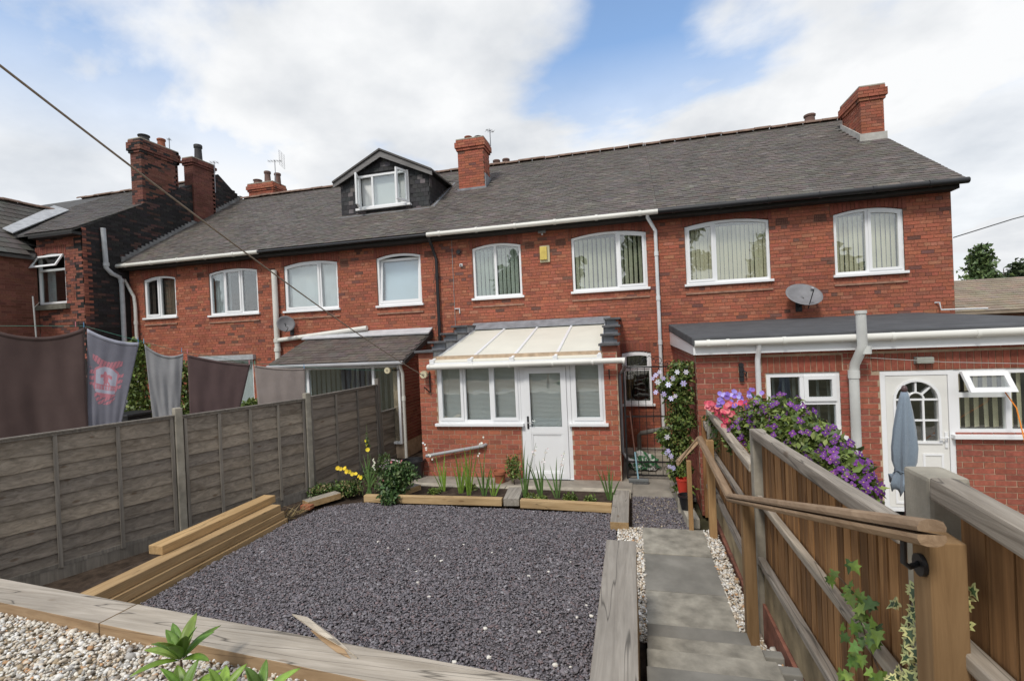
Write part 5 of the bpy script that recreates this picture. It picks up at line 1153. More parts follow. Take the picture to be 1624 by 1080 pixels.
# left corner border
T = thing('bushy_border_plant', 'bushy dark green plant with pinkish tips spilling over the sleeper', 'plant', (-4.3, 7.35, .1)); c1 = P(632, 752, y=7.35); c2 = P(615, 785, y=6.98)
leaf_cloud('foliage', np.concatenate([blob(c1, (.34, .24, .22), 1500, .2), blob((c2.x, 7.0, .2), (.16, .12, .10), 420, .2), blob((c1.x-.1, 7.3, .25), (.3, .2, .16), 600, .2)]), .062, [(.045, .10, .025), (.06, .12, .03), (.03, .065, .02), (.10, .14, .05)], T)
for k in range(14):
    q = blob(c1, (.3, .2, .26), 1, .9)[0]; flower(T, PET, q, (.45, .16, .16), .5, eye=False)
T = thing('ground_cover', 'sprawling low green and straw-coloured plants at the foot of the left fence', 'plant', (-5.1, 7.3, .08))
pts = np.concatenate([blob((-5.35, 7.35, .16), (.25, .2, .12), 700, .1), blob((-4.95, 7.45, .18), (.35, .22, .14), 900, .1), blob((-4.75, 7.35, .22), (.2, .18, .14), 500, .1)]); leaf_cloud('foliage', pts, .045, GREEN+[(.22, .17, .08)], T)
T = thing('dry_grass_tuft', 'tuft of dry straw grass beside the sleeper pile', 'plant', (-5.2, 6.4, .08))
for k in range(46):
    a = random.uniform(0, 2*pi); r_ = random.uniform(.1, .3); b0 = Vector((-5.2+random.uniform(-.12, .12), 6.38+random.uniform(-.15, .15), .08)); blade(T, b0, b0+Vector((cos(a)*r_, sin(a)*r_, random.uniform(.04, .2))), .006, (.30, .22, .10), .3, 'straw', 3)
T = thing('yellow_gladiolus', 'yellow gladiolus bent over with iris-like leaves at the left border', 'plant', (-4.7, 7.35, .1)); b0 = P(612, 772, z=.12)
for k in range(7):
    t = P(570+k*6, 712+abs(k-2)*8, y=7.3); blade(T, (b0.x-.02*k, 7.28, .12), t, .024, (.085, .15, .045), .1)
g0, g1 = P(575, 765, y=7.3), P(537, 742, y=7.2); m = MB(); m.tube([(g0.x, 7.3, .12), (g0.x-.06, 7.28, g0.z+.12), (g1.x, 7.2, g1.z)], .006, 5); m.build('flower_stem', MATS['stem_green'], T)
for k in range(9):
    q = Vector(P(537+4.5*k, 741+2.0*k, y=7.2)); flower(T, PET, q+Vector((0, random.uniform(-.03, .03), random.uniform(-.02, .02))), (.72, .52, .035), 1.1, eye=False)
T = thing('evening_primrose', 'tall evening primrose with yellow flower in front of the fence', 'plant', (-4.9, 7.6, .1)); e0, e1 = P(588, 765, y=7.6), P(581, 673, y=7.6)
m = MB(); m.tube([(e0.x, 7.6, .1), (e0.x-.01, 7.6, .5), e1], [.007, .006, .003], 6); m.build('flower_stem', MATS['stem_green'], T)
leaf_cloud('foliage', np.concatenate([blob((e0.x, 7.6, .35), (.16, .14, .25), 420, .1), blob(P(582, 700, y=7.6), (.018, .018, .16), 60, .1), blob((e0.x+.12, 7.9, .55), (.16, .14, .16), 260, .1)]), .04, GREEN, T)
for (a, b, s_) in ((583, 713, 1.35), (580, 699, .7), (582, 706, .8)): flower(T, PET, P(a, b, y=7.57), (.78, .66, .05), s_, (0, -1, .1), False)
T = thing('white_flower_spike', 'small white flower spike in the left border', 'plant', (-4.6, 7.3, .1)); w0 = P(593, 760, y=7.25); m = MB(); m.tube([(w0.x, 7.25, .1), P(593, 728, y=7.25)], .004, 5); m.build('flower_stem', MATS['stem_green'], T)
for k in range(12): flower(T, PET, P(593+random.uniform(-2, 2), 728+k*1.5, y=7.24), (.66, .64, .52), .42, eye=False)
# rhododendron in front
c = P(287, 1046, z=1.05); T = thing('rhododendron', 'young glossy-leaved shrub in the white gravel at the bottom edge', 'shrub', (c.x, c.y, .82))
m = MB(); m.tube([(c.x+.03, c.y+.0, .80), (c.x+.01, c.y, .92), c], [.008, .007, .005], 6)
whorls = [(c, 13)]
for (a, b, zz, n) in ((290, 1110, .95, 7), (352, 1112, .94, 6), (412, 1112, .93, 6)):
    e = P(a, b, z=zz); whorls.append((e, n)); m.tube([(c.x+.03, c.y, .84), e], [.007, .005], 6)
m.build('stem', plain('shrub_bark', (.10, .06, .035), .9), T)
def broad_leaf(parent, b0, tip, w, col):
    a, t = Vector(b0), Vector(tip); d = t-a; side = d.cross(Vector((0, 0, 1))); side = side.normalized() if side.length > 1e-4 else Vector((1, 0, 0)); up = side.cross(d).normalized(); m = MB(); vs = []; fs_ = []; n = 8
    for i in range(n+1):
        u = i/n; ww = w*(sin(pi*min(.97, max(.06, u))**.85))**.7 if 0 < i < n else .002; p = a+d*u+up*(.10*d.length*sin(pi*u)*.5)-Vector((0, 0, 1))*.05*d.length*u*u
        for s_ in (-1, -.5, 0, .5, 1): vs.append(p+side*ww/2*s_+up*(abs(s_)*ww*.20))
    for i in range(n):
        for k in range(4): fs_.append((5*i+k, 5*i+k+1, 5*i+6+k, 5*i+5+k))
    m.add(vs, fs_); o = m.build('leaf', leaf_o, parent, smooth=True); o.color = (*jit(col, .18), 1); sm_ = o.modifiers.new('thick', 'SOLIDIFY'); sm_.thickness = .0016
for wi, (e, n) in enumerate(whorls):
    for k in range(n):
        a = 2*pi*k/n*1.0+random.uniform(-.2, .2); el = random.uniform(.1, 1.15); L = random.uniform(.18, .25)*(1 if wi == 0 else .85)
        d = Vector((cos(a)*cos(el), sin(a)*cos(el), sin(el))); e_ = Vector(e); broad_leaf(T, e_+d*.008, e_+d*L, random.uniform(.05, .066), random.choice([(.15, .26, .035), (.20, .31, .05), (.11, .20, .03)]))
# lilac clematis by the gate
T = thing('lilac_clematis', 'clematis with lilac flowers climbing the corner of the extension by the gate', 'climber', (.65, 7.7, .05))
pts = []
for (a, b, r, n) in ((1080, 590, .20, 700), (1075, 625, .24, 900), (1080, 665, .22, 900), (1075, 705, .22, 800), (1078, 745, .18, 600), (1085, 775, .14, 350), (1055, 610, .12, 260), (1052, 690, .12, 240)):
    q = P(a, b, y=7.55); pts.append(blob((q.x, 7.55, q.z), (r, .2, r), n, .25))
leaf_cloud('foliage', np.concatenate(pts), .058, [(.10, .16, .03), (.14, .19, .045), (.06, .10, .02), (.19, .21, .06), (.05, .085, .02)], T)
m = MB(); 
for k in range(4): q = P(1080+k*3, 790, y=7.6); m.tube([(q.x, 7.6, .03), (q.x-.03*k, 7.55, .9), (q.x+.03-.02*k, 7.55, 2.0)], .007, 5)
m.build('stem', plain('woody_stem', (.12, .08, .05), .9), T, kind='stuff')
for (a, b) in ((1040, 595), (1046, 590), (1052, 600), (1043, 606), (1067, 600), (1084, 608), (1040, 622), (1053, 625), (1064, 632), (1071, 628), (1058, 693), (1060, 715), (1064, 723), (1057, 718), (1068, 742), (1062, 740), (1035, 600), (1074, 590), (1088, 590), (1060, 610)):
    flower(T, CLEM6, P(a, b, y=7.28), random.choice([(.50, .47, .66), (.62, .60, .70), (.42, .38, .62)]), .72, (0, -1, .2))
# purple clematis and petunias behind the fence
T = thing('purple_clematis', 'large purple flowering clematis spilling behind the brown board fence', 'climber', (1.4, 5.0, .1)); pts = []; outl = [(1212, 670, 5.6, .33), (1240, 672, 5.3, .35), (1268, 696, 4.9, .34), (1292, 716, 4.6, .32), (1314, 736, 4.3, .28), (1335, 756, 4.0, .24), (1354, 774, 3.8, .18), (1185, 695, 5.7, .29), (1236, 716, 5.0, .34), (1295, 764, 4.3, .28), (1325, 788, 3.9, .22)]
fpos = []
for (a, b, y, r) in outl:
    q = P(a, b, y=y); pts.append(blob(q, (r*.8, r, r*.85), 800, .35)); fpos += [(q, r)]
leaf_cloud('foliage', np.concatenate(pts), .062, [(.12, .18, .035), (.16, .21, .05), (.07, .11, .025), (.19, .23, .06)], T)
m = MB()
for (q, r) in fpos[::2]: m.tube([(1.25, q.y, .08), (q.x, q.y, q.z)], .008, 5)
m.build('stem', MATS['woody_stem'], T, kind='stuff')
PUR = [(.11, .025, .18), (.15, .035, .22), (.20, .065, .27), (.085, .02, .13)]
dens = [34, 20, 14, 16, 32, 42, 34, 30, 8, 36, 30]
for (q, r), n in zip(fpos, dens):
    for k in range(n):
        d = Vector((random.gauss(0, 1), random.gauss(-1.0, .7), random.gauss(.5, .8))).normalized(); p = q+Vector((d.x*r*.85, d.y*r*1.02, d.z*r*.88)); flower(T, CLEM, p, random.choice(PUR), .74, (d.x, d.y-.4, d.z))
m = MB(); q = P(1165, 700, y=6.6); T = thing('petunia_basket', 'hanging basket of pink and blue petunias above the fence corner', 'basket', (q.x, 6.6, .3))
m.lathe(q.x, 6.6, [(.06, q.z-.12), (.15, q.z-.02), (.2, q.z+.1), (.18, q.z+.1)], 14); m.build('basket', plain('wicker', (.12, .08, .04), .9), T)
m = MB(); m.tube([(q.x, 6.75, .05), (q.x, 6.75, q.z+.05)], .02, 6); m.build('stand', blackmetal, T)
pts = [blob((q.x, 6.6, q.z+.28), (.36, .24, .2), 900, .2), blob((q.x-.05, 6.5, q.z+.05), (.25, .2, .3), 700, .2)]; leaf_cloud('foliage', np.concatenate(pts), .05, GREEN, T)
for k in range(95):
    a = random.uniform(1118, 1205); b = random.uniform(638, min(652+(a-1128)*1.25 if a > 1132 else 650, 700)); flower(T, PET, P(a, b, y=5.85+random.uniform(-.1, .15)+(.45 if a < 1145 else 0)), random.choice([(.60, .09, .13), (.68, .20, .22), (.55, .06, .12)]), .9, eye=False)
for k in range(40):
    a, b = random.uniform(1132, 1218), 632+random.uniform(-14, 14); flower(T, PET, P(a, b, y=6.0+random.uniform(-.05, .15)), random.choice([(.28, .20, .58), (.38, .33, .66), (.22, .12, .48)]), .9, eye=False)
# ivies on the fence
ivy_pts = [(0, 0), (.35, -.12), (.55, -.45), (.25, -.38), (.42, -.85), (.12, -.62), (0, -1.0)]
def ivy_mesh():
    m = MB(); R_ = [(.0, -.0), (.22, .12), (.50, .10), (.30, -.22), (.52, -.42), (.22, -.5), (.0, -1.0)]; pts = R_+[(-x, y) for x, y in R_[-2:0:-1]]
    vs = [(0, -.35, .03)]+[(x, y, -.06*abs(x)-.05*max(0, -y-.5)) for x, y in pts]; n = len(pts); m.add(vs, [(0, 1+i, 1+(i+1) % n) for i in range(n)]); me = m.mesh('ivy_leaf'); me.materials.append(leaf_o); return me
IVY = ivy_mesh()
ivy_edge = MB(); R_ = [(0, -.08), (.10, -.10), (.24, -.02), (.14, -.3), (.26, -.4), (.10, -.5), (0, -.78)]; _p = R_+[(-x, y) for x, y in R_[-2:0:-1]]
ivy_edge.add([(0, -.35, .045)]+[(x, y, .025-.05*abs(x)) for x, y in _p], [(0, 1+i, 1+(i+1) % len(_p)) for i in range(len(_p))]); IVYC = ivy_edge.mesh('ivy_leaf_centre'); IVYC.materials.append(leaf_o)
def ivy(parent, p, s, col, var=False):
    o = bpy.data.objects.new('leaf', IVY); COL.objects.link(o); o.parent = parent; o.location = Vector(p)-wloc(parent); o.scale = (s, s, s); o.color = (*jit(col, .25), 1)
    d = Vector((-1, -.55, .35))+Vector((random.uniform(-.3, .3), random.uniform(-.5, .5), random.uniform(-.3, .5))); q = d.to_track_quat('Z', 'Y'); o.rotation_euler = (q.to_matrix() @ Matrix.Rotation(random.uniform(-.9, .9), 3, 'Z')).to_euler()
    if var:
        c = bpy.data.objects.new('leaf_centre', IVYC); COL.objects.link(c); c.parent = o; c.color = (*jit((.055, .09, .035), .2), 1)
T = thing('green_ivy', 'bright green ivy climbing the brown board fence below the top rail', 'ivy', (.95, 2.5, .8)); stem = [(1400, 1078), (1385, 1040), (1370, 1000), (1355, 960), (1345, 930), (1322, 905)]
m = MB(); m.tube([P(a, b, x=.935) for a, b in stem], .004, 5); m.build('stem', MATS['woody_stem'], T)
for (a, b, n, sx, sy) in ((1318, 905, 4, 7, 14), (1348, 893, 2, 6, 5), (1350, 935, 8, 14, 14), (1372, 965, 9, 14, 16), (1385, 995, 9, 12, 16), (1352, 1000, 8, 14, 16), (1358, 1040, 8, 14, 14), (1342, 1070, 4, 8, 8), (1392, 1070, 5, 10, 8), (1372, 1020, 6, 14, 12)):
    for k in range(n):
        ivy(T, P(a+random.uniform(-sx, sx), b+random.uniform(-sy, sy), x=.905+random.uniform(-.03, .02)), random.uniform(.035, .062), random.choice([(.13, .21, .03), (.085, .16, .03), (.06, .115, .025), (.17, .24, .045)]))
T = thing('variegated_ivy', 'cream and green variegated ivy behind the handrail end post', 'ivy', (.97, 2.0, .8)); m = MB(); m.tube([P(a, b, x=.93) for a, b in ((1455, 1078), (1445, 1030), (1440, 980), (1448, 930))], .004, 5); m.build('stem', MATS['woody_stem'], T)
for (a, b, n, sx, sy) in ((1450, 935, 5, 6, 10), (1435, 965, 6, 14, 12), (1440, 1000, 6, 8, 12), (1446, 1035, 5, 8, 12), (1435, 1065, 8, 18, 12), (1415, 1075, 4, 8, 6)):
    for k in range(n): ivy(T, P(a+random.uniform(-sx, sx), b+random.uniform(-sy, sy), x=.895+random.uniform(-.02, .02)), random.uniform(.03, .05), (.52, .52, .22), True)
for (a, b) in ((1540, 930), (1536, 945), (1538, 958), (1535, 985)): ivy(T, P(a, b, x=.955), random.uniform(.03, .045), (.52, .52, .22), True)
# hedge and bin behind the left fence
def climber(label, boxes, y, loc, size=.10, pal=None, n=900):
    T = thing('leafy_climber', label, 'climber', loc); pts = []
    for (a, b, rx, rz) in boxes: q = P(a, b, y=y); pts.append(blob(q, (rx, .25, rz), n, .25))
    leaf_cloud('foliage', np.concatenate(pts), size, pal or YGREEN, T); q = P(boxes[-1][0], boxes[-1][1], y=y); m = MB(); m.tube([(q.x, y+.05, .03), (q.x, y+.05, q.z)], .03, 6); m.build('stem', MATS['woody_stem'], T)
climber('bright green climber on the yard wall between the crest towel and the grey towel', [(215, 560, .35, .35), (212, 600, .4, .5), (222, 645, .35, .5)], 9.2, (-9.6, 9.2, .05))
climber('bright green climber seen between the grey and brown towels', [(292, 600, .22, .4), (345, 610, .35, .4), (293, 645, .22, .4)], 9.4, (-8.4, 9.4, .05), n=500)
climber('green leaves low behind the fence between the brown and beige towels', [(400, 645, .25, .18), (375, 652, .3, .2)], 9.4, (-7.3, 9.4, .05), n=400)
p = P(208, 665, y=7.6); T = thing('wheelie_bin', 'black bin standing behind the left fence under the crest towel', 'bin', (p.x, 7.6, .05)); m = MB(); m.slab([(p.x-.24, 7.35, .08), (p.x+.24, 7.35, .08), (p.x+.24, 7.85, .08), (p.x-.24, 7.85, .08)], (0, 0, 0), (0, 0, p.z+.08-.08)); m.build('body', blackpipe, T, bevel=.03); m = MB(); m.box(p.x-.3, p.x+.3, 7.3, 7.92, p.z+.085, p.z+.14); m.build('lid', blackpipe, T, bevel=.02)
for sx in (-.2, .2): m = MB(); m.tube([(p.x+sx-.03, 7.87, .15), (p.x+sx+.03, 7.87, .15)], .1, 12); m.build('wheel', blackmetal, T)
# ---------------------------------------------------------------- washing line and towels
def fabric(name, col, rough=.95, scale=260, var=.12):
    m, t, b = base(name); v = coords(t); n = noise(t, v, 3.0, 6, .6); n2 = noise(t, v, scale, 2); r = ramp(t, n, [(.3, tuple(c*(1-var) for c in col)), (.7, tuple(c*(1+var) for c in col))]); r2 = ramp(t, n2, [(.3, (.8,)*3), (.7, (1.15,)*3)])
    lk(t, mul(t, r.outputs[0], r2.outputs[0]), b.inputs['Base Color']); b.inputs['Roughness'].default_value = rough; b.inputs['Sheen Weight'].default_value = .3; b.inputs['Specular IOR Level'].default_value = .1; bump(t, b, n2, .5, .004); return m
LA, LB = Vector((-5.40, 9.9, 2.04)), Vector((-9.667, 5.5, 3.10))
def OL(px, py):
    d = _f+CR*((px-812)/F_PX)-CU*((py-540)/F_PX); n = Vector((-(LB.y-LA.y), LB.x-LA.x, 0)); return CAM+d*((LA-CAM).dot(n)/d.dot(n))
LN = Vector((LB.y-LA.y, -(LB.x-LA.x), 0)).normalized()
if LN.dot(CAM-LA) < 0: LN = -LN
def towel(name, label, tl, tr, bl, br, sag, mat, wr=.03, seed=0, hem=None):
    A, B, Cc, D = OL(*tl), OL(*tr), OL(*bl), OL(*br); N, K = 28, 30; rs = random.Random(seed); ph = [rs.uniform(0, 6) for _ in range(4)]
    def S(u, v, off=0):
        top = A.lerp(B, u)-Vector((0, 0, sag*4*u*(1-u))); bot = Cc.lerp(D, u); p = top.lerp(bot, v)
        w = wr*1.5*(sin(u*7+ph[0]+v*1.2)*.6+.35*sin(u*23+ph[2]+v*3)*(1-v)+.25*sin(u*31-v*7+ph[3])*(.3+v*.5)+sin(u*15+ph[1]-v*2)*.3*(1-.4*v)+sin((u-.5)*4*(1+v)+ph[2])*.5)*(.35+v*.8)+wr*.5*sin(v*9+u*3+ph[3])*(1-v)*sag*6
        return p+LN*(w+off)
    m = MB(); m.add([S(i/N, j/K) for j in range(K+1) for i in range(N+1)], [(j*(N+1)+i, j*(N+1)+i+1, (j+1)*(N+1)+i+1, (j+1)*(N+1)+i) for j in range(K) for i in range(N)])
    o = m.build(name, mat, smooth=True); s = o.modifiers.new('thick', 'SOLIDIFY'); s.thickness = .006; tag(o, label, 'towel', 'towels on the washing line')
    h = MB(); M_ = 24
    h.add([S(i/M_, v_, .006+.001) for v_ in (0, .035) for i in range(M_+1)]+[S(i/M_, 0, -.03)-Vector((0, 0, .10)) for i in range(M_+1)], [(r_*(M_+1)+i, r_*(M_+1)+i+1, (r_+1)*(M_+1)+i+1, (r_+1)*(M_+1)+i) for r_ in (0,) for i in range(M_)]); q = h.build('folded_hem', hem or mat, o, smooth=True); q.modifiers.new('thick', 'SOLIDIFY').thickness = .003
    return o, S
tb = fabric('brown_towelling', (.082, .054, .050)); tb2 = fabric('plum_brown_towelling', (.10, .066, .065)); tg = fabric('grey_towelling', (.27, .27, .28)); tc = fabric('slate_grey_towelling', (.17, .17, .205)); tn = fabric('taupe_towelling', (.30, .255, .235))
towel('towel', 'large dark brown towel at the far left of the washing line', (-18, 520), (133, 520), (-25, 716), (143, 716), .15, tb, seed=1)
crest_o, CS = towel('towel', 'grey towel printed with a pink crest', (138, 521), (221, 543), (139, 712), (185, 706), .07, tc, .02, 2, hem=fabric('pale_hem', (.34, .35, .42)))
towel('towel', 'plain light grey towel in the middle of the washing line', (229, 546), (291, 560), (245, 690), (283, 685), .12, tg, seed=3)
towel('towel', 'dark plum-brown towel right of the light grey one', (297, 562), (397, 578), (302, 684), (374, 676), .03, tb2, .02, seed=4)
towel('towel', 'taupe towel nearest the lean-to', (403, 579), (484, 584), (412, 672), (486, 664), .03, tn, .015, seed=5)
# the print: a shield with a bird, banner and lettering strokes, cut from a fine grid lying on the cloth
def crest(x, y):
    """x 0..1, y 0..1 (down) -> 0 none, 1 red, 2 white"""
    cx = x-.5
    in_sh = .18 < y < .80 and abs(cx) < .36*(1 if y < .62 else max(0, 1-((y-.62)/.22)**2)) and y > .22-.10*cos(cx*5.5)
    banner_top = .06 < y-.10*cos(cx*4)+.10 < .21 and abs(cx) < .42
    flames = abs(cx) > .33 and abs(cx) < .50 and .26 < y < .60 and math.sin(y*52+cx*9) > -.35
    low = .72 < y < .95 and abs(cx) < .34*(1-max(0, y-.82)*3.2) and math.sin(y*60+cx*25) > -.6
    band = .545 < y < .655 and abs(cx) < .37
    body = ((cx+.01)/.075)**2+((y-.42)/.10)**2 < 1 or ((cx+.045)/.04)**2+((y-.31)/.045)**2 < 1
    wings = .33 < y < .43 and .05 < abs(cx) < .17 and abs(y-.33-abs(cx)*.35) < .035
    legs = .50 < y < .545 and (abs(cx-.02) < .015 or abs(cx+.05) < .015); tail = abs(y-.47-(cx-.04)*.8) < .02 and .03 < cx < .13
    if band: return 1 if not (.565 < y < .635 and abs(cx) < .31 and (int((cx+.31)*45) % 4 in (0,) or (int((cx+.31)*45) % 4 == 2 and int(y*130) % 5 < 2))) else 2
    if in_sh:
        edge = not (abs(cx) < .315 and y > .27-.10*cos(cx*5.5))
        return 1 if edge or body or wings or legs or tail else (2 if y < .72 else 1)
    if banner_top or flames or low: return 1 if math.sin(x*70+y*31) > -.86 else 0
    return 0
NX, NY = 70, 86; parts = {1: MB(), 2: MB()}; u0, u1, v0, v1 = .05, .80, .19, .63
for j in range(NY):
    for i in range(NX):
        k = crest((i+.5)/NX, (j+.5)/NY)
        if k:
            q = [CS(u0+(u1-u0)*a/NX, v0+(v1-v0)*b/NY, .008) for a, b in ((i, j), (i+1, j), (i+1, j+1), (i, j+1))]; parts[k].add(q, [(0, 1, 2, 3)])
parts[1].build('crest_print', fabric('pink_print', (.47, .19, .23)), crest_o, kind='stuff'); parts[2].build('crest_ground', fabric('white_print', (.40, .40, .48)), crest_o, kind='stuff')
pts = [(-150, 519), (-18, 517), (133, 517), (222, 541), (293, 559), (400, 576), (485, 582), (560, 586), (624, 588)]
m = MB(); m.tube([OL(a, b) for a, b in pts], .004, 6); tag(m.build('washing_line', plain('green_cord', (.06, .20, .15), .6), smooth=True), 'thin green washing line carrying the towels', 'washing line')
PEG = [(-16, 515, (.10, .25, .45), 'blue', 'left corner of the large brown towel'), (120, 514, (.55, .18, .22), 'pink', 'right corner of the large brown towel'), (133, 515, (.12, .30, .50), 'blue', 'left corner of the crest towel'), (219, 539, (.10, .32, .48), 'blue', 'right corner of the crest towel'), (228, 541, (.15, .40, .55), 'pale blue', 'left corner of the light grey towel'), (288, 555, (.12, .35, .55), 'blue', 'right corner of the light grey towel'), (297, 557, (.60, .20, .25), 'pink', 'left corner of the plum-brown towel'), (395, 574, (.55, .20, .26), 'pink', 'right corner of the plum-brown towel'), (404, 575, (.10, .30, .22), 'green', 'left corner of the taupe towel'), (482, 581, (.12, .35, .55), 'blue', 'right corner of the taupe towel')]
for (a, b, c, w_, l) in PEG:
    p = OL(a, b)+LN*.008; T = thing('clothes_peg', '%s clothes peg on the %s' % (w_, l), 'peg', p, 'pegs on the washing line'); mt = MATS.get('peg_'+w_) or plain('peg_'+w_, c, .5)
    for s_ in (-1, 1): m = MB(); m.slab([p+LN*.007*s_+Vector((-.006, 0, .04)), p+LN*.010*s_+Vector((.006, 0, .04)), p+LN*.004*s_+Vector((.007, 0, -.045)), p+LN*.004*s_+Vector((-.005, 0, -.045))], (0, 0, 0), LN*.005); m.build('peg_leg', mt, T, fix=True)
cream_reel = plain('cream_reel', (.55, .50, .34), .5)
def reel(c, label, bracket):
    T = thing('line_reel', label, 'line reel', c, 'washing line reels'); x, y, z = c
    m = MB(); m.tube([(x, y-.035, z), (x, y+.035, z)], .07, 18); m.build('reel', cream_reel, T, smooth=True); m = MB(); m.tube([(x, y-.04, z), (x, y-.0351, z)], .025, 12); m.build('hub', plain('reel_hub', (.30, .27, .2), .6), T)
    m = MB(); [m.tube(b, .012, 6) for b in bracket]; m.build('bracket', blackmetal, T); return T
reel((-5.33, 9.86, 2.05), 'cream washing line reel at the lean-to corner', [[(-5.33, 9.9, 2.05), (-5.14, 10.03, 2.05)]])
rp = P(673, 594, y=8.62); reel((rp.x, 8.60, rp.z), 'cream washing line reel on a black bracket at the porch corner', [[(rp.x, 8.64, rp.z), (rp.x+.05, 8.715, rp.z)], [(rp.x+.07, 8.70, rp.z+.05), (rp.x+.07, 8.70, rp.z-.36)], [(rp.x+.07, 8.70, rp.z-.36), (rp.x-.02, 8.62, rp.z-.24)]])
d0 = _f+CR*((0-812)/F_PX)-CU*((82-540)/F_PX); q0 = CAM+d0*2.5; q1 = Vector((rp.x, 8.58, rp.z-.02)); qs = q0-(q1-q0)*.22; L = []
for i in range(25): t = i/24; p = qs.lerp(q1, t); L.append(p-Vector((0, 0, .16*4*t*(1-t)*.8)))
m = MB(); m.tube(L, .0068, 8); tag(m.build('rope_line', plain('brown_rope', (.27, .215, .165), .8, .2, 30), smooth=True), 'thick brown clothes rope crossing the sky to the porch corner', 'rope')
m = MB(); m.tube([(qs.x-.05, qs.y, .8), (qs.x-.05, qs.y, qs.z+.1)], .045, 10); tag(m.build('clothes_pole', postt), 'timber clothes pole outside the left edge holding the thick rope', 'pole')
m = MB(); a, b = P(52, 470, y=8.2), P(59, 530, y=8.2); m.tube([(b.x+.1, 8.2, .05), a], .015, 8); m.tube([a-Vector((0, 0, .28)), a+Vector((.2, 0, -.15))], .006, 6); tag(m.build('line_prop', plain('galvanised', (.35, .35, .34), .5)), 'thin grey prop pole behind the large brown towel', 'pole')

# ---------------------------------------------------------------- things fixed to the houses
def dish(c, r, aim, label, wall_y):
    T = thing('satellite_dish', label, 'satellite dish', c, 'satellite dishes'); d = Vector(aim).normalized(); c = Vector(c); s = d.cross(Vector((0, 0, 1))).normalized(); u = s.cross(d); m = MB(); vs = []; fs_ = []; K, N = 5, 24
    for k in range(K+1):
        t = k/K
        for i in range(N): a = 2*pi*i/N; vs.append(c+s*cos(a)*r*t*1.05+u*sin(a)*r*t+d*(.14*r*t*t*2-.1*r))
    for k in range(K):
        for i in range(N): fs_.append((k*N+i, k*N+(i+1) % N, (k+1)*N+(i+1) % N, (k+1)*N+i))
    m.add(vs, fs_); o = m.build('dish', plain('dish_grey', (.20, .20, .21), .6), T, smooth=True); o.modifiers.new('t', 'SOLIDIFY').thickness = .006
    fp = c+d*r*1.15-u*r*.55; m = MB(); m.tube([c-u*r*.95-d*.05, fp-u*.06], .01, 6); m.build('arm', blackmetal, T); m = MB(); m.tube([fp-d*.0, fp-d*.07], .028, 10); m.build('receiver', plain('lnb', (.32, .32, .33), .4), T, smooth=True)
    m = MB(); m.tube([c-d*.12*r, c-d*.12*r-u*.12, (c.x, wall_y-.02, c.z-.2)], .016, 8); m.box(c.x-.06, c.x+.06, wall_y-.02, wall_y-.001, c.z-.3, c.z-.1); m.build('wall_mount', blackmetal, T)
p = P(1274, 470, y=YF-.32); dish(p, .33, (.08, -.62, .62), 'large grey satellite dish on the end house above the flat roof', YF)
p = P(453, 514, y=YF-.25); dish(p, .22, (.75, -.62, .2), 'small grey satellite dish beside the tall pipe left of the lean-to', YF)
p = P(864, 403, y=YF-.03); T = thing('alarm_box', 'yellow and cream alarm box high on the porch house', 'alarm box', (p.x, YF-.03, p.z-.2)); m = MB(); m.box(p.x-.12, p.x+.12, YF-.045, YF-.001, p.z-.2, p.z+.2); m.build('backplate', plain('cream_plastic', (.50, .45, .30), .5), T, bevel=.01); m = MB(); m.slab([(p.x-.11, YF-.046, p.z-.14), (p.x+.06, YF-.046, p.z-.14), (p.x+.06, YF-.046, p.z+.17), (p.x-.11, YF-.046, p.z+.17)], (0, 0, 0), (.0, -.045, 0)); m.build('cover', plain('yellow_plastic', (.62, .48, .12), .5), T, bevel=.012, fix=True)
p = P(860, 367, y=YF-.1); T = thing('floodlight', 'small grey floodlight under the eaves above the alarm box', 'light', (p.x, YF-.1, p.z-.1)); m = MB(); m.slab([(p.x-.09, YF-.2, p.z-.05), (p.x+.09, YF-.2, p.z-.05), (p.x+.09, YF-.16, p.z+.09), (p.x-.09, YF-.16, p.z+.09)], (0, 0, 0), (0, .09, .0)); m.build('lamp_head', plain('lamp_grey', (.16, .16, .155), .5), T, bevel=.008, fix=True); m = MB(); m.tube([(p.x, YF-.12, p.z), (p.x, YF-.01, p.z+.02)], .02, 8); m.build('arm', blackmetal, T); m = MB(); m.tube([(p.x, YF-.14, p.z-.05), (p.x, YF-.14, p.z-.1)], .02, 8); m.build('sensor', plain('sensor_pale', (.4, .4, .4), .4), T)
p = P(731, 421, y=YF-.03); T = thing('security_camera', 'tiny white security camera left of the porch house windows', 'camera', (p.x, YF, p.z-.04)); m = MB(); m.box(p.x-.035, p.x+.035, YF-.03, YF-.001, p.z-.03, p.z+.04); m.build('housing', upvc, T); m = MB(); m.tube([(p.x, YF-.05, p.z), (p.x, YF-.031, p.z)], .02, 10); m.build('lens', blackmetal, T)
alum = plain('aerial_metal', (.25, .25, .26), .4, .1, 3, .5, 0, .8)
